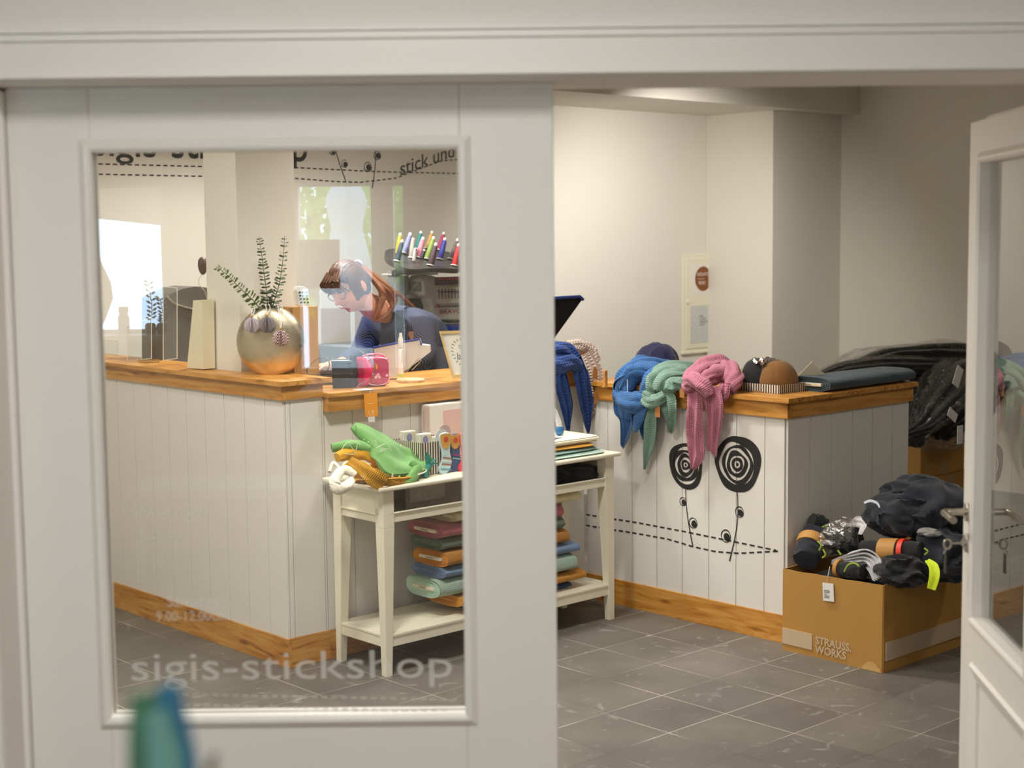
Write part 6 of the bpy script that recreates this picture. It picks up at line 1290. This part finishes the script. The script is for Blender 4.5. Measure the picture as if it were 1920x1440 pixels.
# thread rack
import itertools
tb = [Mq(722, 474, 1.20), Mq(868, 500, 1.02), Mq(868, 478, 1.32)]
nT = (tb[1]-tb[0]).cross(tb[2]-tb[0]).normalized(); nT = nT if nT.z > 0 else -nT
def onT(px, py):
    d = _ray(px, py); n_w = (MS.to_3x3() @ nT); p_w = MS @ tb[0]; return _S(_C+d*((p_w-_C).dot(n_w)/d.dot(n_w)))
rim = [(722, 474), (726, 468), (740, 466), (765, 466), (790, 466), (815, 467), (840, 472), (856, 480), (864, 492), (864, 501), (855, 504), (830, 503), (805, 503), (778, 505), (758, 502), (738, 492), (726, 484)]
P = cr([onT(x, y) for x, y in rim], 4, True)
m = MB(); n = len(P); m.add([p for p in P]+[p-nT*.024 for p in P], [tuple(range(n)), tuple(range(n, 2*n))[::-1]]+[(i, i+n, (i+1) % n+n, (i+1) % n) for i in range(n)]); m.build('thread_rack', mat('rack_dark', '#3f3d40', .4), t, smooth=False)
m = MB(); c = onT(790, 486); m.tube([c-nT*.03, Vector((c.x, 1.34, Mq(780, 512, 1.34).z))], .02, 12); m.build('rack_post', DG, t)
spools = [('yellow', '#cfa23a', (745, 478), (751, 437), .013, 0), ('navy', '#2b3358', (744, 491), (755, 450), .014, 1), ('periwinkle', '#8f96c4', (757, 476), (770, 437), .015, 1), ('silver', '#b6b4b0', (771, 484), (775, 446), .014, 1),
          ('teal', '#1e7f7c', (781, 468), (790, 434), .014, 1), ('pink', '#dd8fa4', (783, 484), (794, 445), .016, 1), ('gold', '#c49a55', (801, 467), (811, 434), .014, 1), ('lime green', '#86a04a', (800, 487), (814, 444), .015, 1),
          ('dark plum', '#4a3340', (807, 499), (818, 456), .016, 1), ('magenta', '#a8285f', (822, 470), (833, 436), .014, 1), ('royal blue', '#2a3a9a', (825, 487), (835, 446), .015, 1), ('dark grey', '#5c5657', (845, 487), (859, 448), .014, 1),
          ('red', '#c8262e', (852, 499), (861, 457), .016, 1), ('small black', '#26262f', (790, 488), (796, 468), .010, 0), ('pale grey', '#cfccc4', (776, 492), (778, 466), .010, 0)]
for nm, col, b_, tp_, r, cone in spools:
    c = onT(*b_)+nT*.001; up_ = Mq(tp_[0], tp_[1], c.y)-c; L = up_.length; q = up_.to_track_quat('Z', 'Y'); Mx = Matrix.Translation(c) @ q.to_matrix().to_4x4()
    t = thing('thread_spool', nm+' cone of thread on the rack of the embroidery machine', 'spool', tuple(c), 'thread cones on the rack')
    if cone: m = MB(); m.lathe([(r*1.35, 0), (r*1.35, .004), (r*.9, .006)], 24, Mx); m.build('foot', mat('spool_white', '#ece9e2', .35), t)
    mt = mat('yarn_'+nm.replace(' ', '_'), col, .55, bump=.6, bscale=260); m = MB(); m.lathe([(r*.9, .006), (r, .010), (r*.96, L*.4), (r*.80, L*.78), (r*.6, L*.88)], 24, Mx); m.build('thread', mt, t)
    m = MB(); m.lathe([(r*.62, L*.88), (r*.66, L*.93), (r*.55, L), (r*.2, L)], 18, Mx); m.build('cap', mat('spool_white', '#ece9e2', .35), t)
# ================================================================== PERSON
SKIN = mat('skin', '#d99a78', .5, **{'Subsurface Weight': .1}); HAIR = mat('hair_brown', '#5a3a2a', .5, bump=.8, bscale=90, var=.35, vscale=70); JK = mat('jacket_blue', '#2b3350', .85, bump=.4, bscale=200)
def stripe_cloth():
    m = JK; nt = m.node_tree; tc = nt.nodes.new('ShaderNodeTexCoord'); w = nt.nodes.new('ShaderNodeTexWave'); w.inputs['Scale'].default_value = 55; w.bands_direction = 'DIAGONAL'
    nt.links.new(tc.outputs['Object'], w.inputs['Vector']); r = ramp(nt, w.outputs['Fac'], [(.7, hx('#232a45')), (.9, hx('#6f7690'))]); nt.links.new(r.outputs[0], nt.nodes['Principled BSDF'].inputs['Base Color'])
stripe_cloth()
hv = .80; hc = Pv(656, 538, hv)
per = thing('person', 'woman with brown ponytail and glasses bending over the counter in dark pinstriped jacket', 'person', (hc.x+.35, hv, 0))
fwdH = Vector((-.86, -.18, -.48)).normalized(); leftH = Vector((.12, -1, .12)); leftH = (leftH-fwdH*leftH.dot(fwdH)).normalized(); upH = fwdH.cross(leftH).normalized()
if upH.z < 0: upH = -upH
MH = Matrix(((fwdH.x, leftH.x, upH.x, hc.x), (fwdH.y, leftH.y, upH.y, hc.y), (fwdH.z, leftH.z, upH.z, hc.z), (0, 0, 0, 1)))
def gs(d, c, w): return math.exp(-((d-Vector(c).normalized()).length/w)**2)
def headf(d):
    r = Vector((d.x*.098, d.y*.076, d.z*.118)); k = 1.0
    if d.z < 0: r.x *= 1-.10*(-d.z); r.y *= 1-.22*(-d.z)**1.5
    r += Vector((.030, 0, -.004))*gs(d, (1, 0, -.16), .13)          # nose
    r += Vector((.012, 0, 0))*gs(d, (1, 0, .02), .14)               # bridge
    r += Vector((.010, 0, 0))*gs(d, (1, 0, .25), .35)               # brow
    for s in (-1, 1):
        r -= Vector((.012, 0, 0))*gs(d, (1, .33*s, .08), .15); r += Vector((.004, .003*s, 0))*gs(d, (1, .5*s, -.25), .25)
    r += Vector((.009, 0, 0))*gs(d, (1, 0, -.50), .11); r += Vector((.007, 0, 0))*gs(d, (1, 0, -.62), .10); r -= Vector((.005, 0, 0))*gs(d, (1, 0, -.56), .05); r += Vector((.014, 0, -.004))*gs(d, (.8, 0, -.85), .25)
    return r
m = MB(); m.blob(headf, 72, 56, MH)
m.tube(cr([MH @ Vector((-.02, 0, -.06)), MH @ Vector((-.05, 0, -.12)), MH @ Vector((-.10, 0, -.19))], 6), [.052]*7+[.058]*6, 20); m.build('head', SKIN, per)
for s in (-1, 1):
    m = MB(); m.blob(lambda d: MH @ (Vector((-.005, .076*s, -.005))+Vector((d.x*.018, d.y*.008+.004*s, d.z*.030))), 20, 14); m.build('ear', SKIN, per)
    m = MB(); m.blob(lambda d: MH @ (Vector((.080, .031*s, .012))+d*.012), 16, 12); m.build('eye', mat('eye_white', '#ded6d0', .2), per)
m = MB(); m.tube([MH @ Vector((.103-.01*abs(a), a*.024, -.0545)) for a in (-1, -.5, 0, .5, 1)], .0042, 8, squash=.7); m.build('lips', mat('lips', '#b3605a', .5), per)
GLS = mat('glasses_frame', '#3a2b2b', .3); m = MB()
for s in (-1, 1):
    m.tube([MH @ Vector((.104-.006*abs(cos(a)), .032*s+.024*cos(a), .008+.017*sin(a))) for a in [i*pi/10 for i in range(20)]], .0016, 6, closed=True); m.tube([MH @ Vector((.098, .056*s, .012)), MH @ Vector((.04, .078*s, .012)), MH @ Vector((-.01, .079*s, .010))], .0014, 6)
m.tube([MH @ Vector((.106, -.008, .012)), MH @ Vector((.108, 0, .014)), MH @ Vector((.106, .008, .012))], .0015, 6); m.build('glasses', GLS, per)
def hairf(d):
    r = headf(d)*1.0; face = 1/(1+math.exp(-(d.x*1.0-.52-.75*max(0, d.z-.30)+.0*abs(d.y))*16))     # 1 on the face
    low = 1/(1+math.exp((d.z+.42-.35*min(0, d.x))*14)); k = 1.13+.02*noise.noise(d*6)+.012*sin(38*atan2(d.y, d.z)) ; f = max(face, low)
    return r*(k*(1-f)+.90*f)
m = MB(); m.blob(hairf, 90, 60, MH); m.build('hair', HAIR, per)
m = MB()
for i in range(7):
    yy = -.055+.018*i; m.tube(cr([MH @ Vector((.045, yy*.8, .108)), MH @ Vector((.095, yy, .082)), MH @ Vector((.112-.3*abs(yy), yy*1.15, .048)), MH @ Vector((.098-.3*abs(yy), yy*1.25+.01, .018))], 6), [.010]*10+[.009]*6+[.005]*3, 10, squash=.5)
m.tube(cr([MH @ Vector((.05, .072, .07)), MH @ Vector((.07, .082, .02)), MH @ Vector((.062, .082, -.045))], 6), [.012]*7+[.007]*6, 10, squash=.5); m.build('fringe', HAIR, per)
pt0 = MH @ Vector((-.115, .0, .055))
m = MB(); m.tube([pt0+(MH.to_3x3() @ Vector((.0, .017*cos(a), .017*sin(a)))) for a in [i*pi/8 for i in range(16)]], .008, 10, closed=True); m.build('hair_tie', mat('hair_tie', '#cfc3d2', .7), per)
HB = mat('hair_auburn', '#8a5636', .45, bump=.8, bscale=80, var=.35, vscale=60)
for k, (pxs) in enumerate(([(706, 520), (724, 540), (736, 565), (728, 588), (702, 606)], [(706, 522), (715, 545), (712, 575), (700, 600)], [(710, 520), (735, 545), (752, 555), (778, 580), (792, 588)])):
    m = MB(); pts = [Pv(x, y, hv-.06-.01*k) for x, y in pxs]; pts[0] = pt0; rope(m, pts, [.016, .028-.006*k, .024-.006*k, .012, .003] if len(pts) == 5 else [.016, .024, .018, .004], nf=6, depth=.18, tw=1.2, seed=k, squash=.7, n=30); m.build('ponytail', HB, per)
# body: one skinned surface, jacket over it
def skinmesh(name, V_, E_, Rr, mtl, parent, lv=2, root=0):
    base, frame = BASE[parent.name]; me = bpy.data.meshes.new(name); me.from_pydata([tuple(Vector(v)-Vector(base)) for v in V_], E_, []); ob = bpy.data.objects.new(name, me); COL.objects.link(ob)
    md = ob.modifiers.new('skin', 'SKIN'); md.use_smooth_shade = True
    if not me.skin_vertices: bpy.context.view_layer.update()
    sv = me.skin_vertices[0].data
    for i, r in enumerate(Rr): sv[i].radius = (r, r) if not isinstance(r, tuple) else r; sv[i].use_root = (i == root)
    s = ob.modifiers.new('sub', 'SUBSURF'); s.levels = lv; s.render_levels = lv
    bpy.context.view_layer.update(); me2 = bpy.data.meshes.new_from_object(ob.evaluated_get(bpy.context.evaluated_depsgraph_get())); ob.modifiers.clear(); ob.data = me2; bpy.data.meshes.remove(me); me2.materials.clear(); me2.materials.append(mtl)
    for p in me2.polygons: p.use_smooth = True
    me2.name = name; ob.parent = parent; BASE[ob.name] = (base, frame); return ob
nk = MH @ Vector((-.10, 0, -.19)); sh = Vector((hc.x+.30, hv+.02, hc.z-.17)); hip = Vector((hc.x+.62, hv+.06, .93)); mid = (sh+hip)/2+Vector((.02, 0, .03))
lsh = sh+Vector((-.02, -.17, -.03)); rsh = sh+Vector((-.02, .17, -.03)); lel = Vector((sh.x-.02, lsh.y-.06, 1.12)); rel = Vector((sh.x-.08, rsh.y+.03, 1.12)); lwr = Vector((sh.x-.27, lsh.y+.08, 1.10)); rwr = Vector((sh.x-.30, rsh.y-.10, 1.10))
Vb = [hip, mid, sh, nk, lsh, lel, lwr, rsh, rel, rwr, hip+Vector((0, -.10, -.06)), Vector((hip.x+.0, hip.y-.11, .50)), Vector((hip.x+.03, hip.y-.11, .09)), hip+Vector((0, .10, -.06)), Vector((hip.x, hip.y+.11, .50)), Vector((hip.x+.03, hip.y+.11, .09)), Vector((hip.x-.14, hip.y-.11, .03)), Vector((hip.x-.14, hip.y+.11, .03))]
Eb = [(0, 1), (1, 2), (2, 3), (2, 4), (4, 5), (5, 6), (2, 7), (7, 8), (8, 9), (0, 10), (10, 11), (11, 12), (12, 16), (0, 13), (13, 14), (14, 15), (15, 17)]
Rb = [.12, .12, .06, .045, .055, .04, .026, .055, .04, .026, .09, .06, .038, .09, .06, .038, .03, .03]
hands = []
for wrp, s in ((lwr, -1), (rwr, 1)):
    i0 = len(Vb); wi = 6 if s < 0 else 9; palm = wrp+Vector((-.06, -.0*s, -.008)); Vb.append(palm); Eb.append((wi, i0)); Rb.append(.024)
    for f, (dy, L_) in enumerate(((-.028, .062), (-.010, .072), (.009, .067), (.027, .052))):
        k = len(Vb); Vb += [palm+Vector((-.028, dy, .0)), palm+Vector((-.028-L_*.5, dy*1.15, .002)), palm+Vector((-.028-L_, dy*1.2, -.018))]; Eb += [(i0, k), (k, k+1), (k+1, k+2)]; Rb += [.0095, .0085, .0070]
    k = len(Vb); Vb += [wrp+Vector((-.03, -.028*-s*-1, -.002)), wrp+Vector((-.07, .052*s, -.006)), wrp+Vector((-.095, .055*s, -.012))]; Eb += [(i0, k), (k, k+1), (k+1, k+2)]; Rb += [.011, .010, .008]
skinmesh('body', Vb, Eb, Rb, SKIN, per)
skinmesh('jacket', [hip+Vector((0, 0, -.03)), mid, sh, sh.lerp(nk, .62), lsh, lel, lel.lerp(lwr, .92), rsh, rel, rel.lerp(rwr, .92)], [(0, 1), (1, 2), (2, 3), (2, 4), (4, 5), (5, 6), (2, 7), (7, 8), (8, 9)], [.16, .155, .150, .078, .09, .060, .042, .078, .060, .042], JK, per)
skinmesh('trousers', [hip, hip+Vector((0, -.10, -.06)), Vector((hip.x, hip.y-.11, .50)), Vector((hip.x+.03, hip.y-.11, .12)), hip+Vector((0, .10, -.06)), Vector((hip.x, hip.y+.11, .50)), Vector((hip.x+.03, hip.y+.11, .12))], [(0, 1), (1, 2), (2, 3), (0, 4), (4, 5), (5, 6)], [.13, .10, .075, .055, .10, .075, .055], mat('trousers_dark', '#22252e', .9), per)
for s in (-1, 1):
    m = MB(); m.blob(lambda d: Vector((hip.x-.06, hip.y+.11*s, .045))+Vector((d.x*.13, d.y*.048, d.z*.045)), 24, 14); m.build('shoe', DARK, per)
# ================================================================== FOREGROUND, OUT OF FOCUS
led = MB().box((-.75, .85, 1.12), (.2, 1.35, 1.16)); led.build('reception_shelf', WHITE, frame='F', smooth=False, label='white shelf below the picture carrying the blurred bookmarks', cat='shelf', bevel=.003)
MB().box((-.74, 1.0, 0), (-.70, 1.3, 1.12)).box((.15, 1.0, 0), (.19, 1.3, 1.12)).build('shelf_panels', WHITE, frame='F', smooth=False) if False else None
def fgY(px, py, Y=1.02): return PY(px, py, Y)
cupc = fgY(300, 1560); t = thing('pen_cup', 'white cup below the picture holding the blurred bookmarks', 'cup', (cupc.x, 1.02, 1.16), frame='F')
MB().lathe([(.036, 0), (.038, .004), (.040, .13), (.037, .13), (.034, .01)], 32, Matrix.Translation((cupc.x+.005, 1.02, 1.16))).build('cup_wall', WHITE, t)
def bandF(label, pts_px, w, col, Y, tw=.2):
    m = MB(); pts = [fgY(x, y, Y) for x, y in pts_px]; strip(m, pts, w, Vector((1, tw, 0)), 1, .004, len(label), .002, nv=14)
    return m.build('ribbon_bookmark', mat('ribbon_'+col.strip('#'), col, .6), frame='F', label=label, cat='bookmark')
bandF('out of focus green ribbon bookmark standing lowest at left', [(274, 1302), (276, 1350), (280, 1440), (290, 1640)], [.010, .012, .0145, .015], '#3c6b4c', 1.02)
bandF('out of focus grey teal ribbon bookmark between green and blue', [(293, 1335), (300, 1380), (308, 1440), (305, 1640)], [.007, .010, .012, .013], '#5d8a80', 1.008)
bandF('out of focus blue ribbon bookmark reaching highest', [(316, 1284), (322, 1330), (336, 1440), (330, 1640)], [.007, .0095, .0125, .013], '#2b6a86', 1.015, -.2)
pn = [fgY(404, 1412, 1.03), fgY(392, 1450, 1.03), fgY(330, 1640, 1.03)]; t = thing('pencil', 'blurred dark and yellow pencil tip right of the bookmarks', 'pencil', tuple(pn[2]), frame='F')
m = MB(); m.tube([pn[0], pn[0].lerp(pn[1], .9)], [.0018, .0040], 10); m.build('tip', mat('pencil_dark', '#3b332c', .5), t)
m = MB(); m.tube([pn[0].lerp(pn[1], .9), pn[2]], .0042, 10); m.build('shaft', mat('pencil_yellow', '#b8a83a', .5), t)
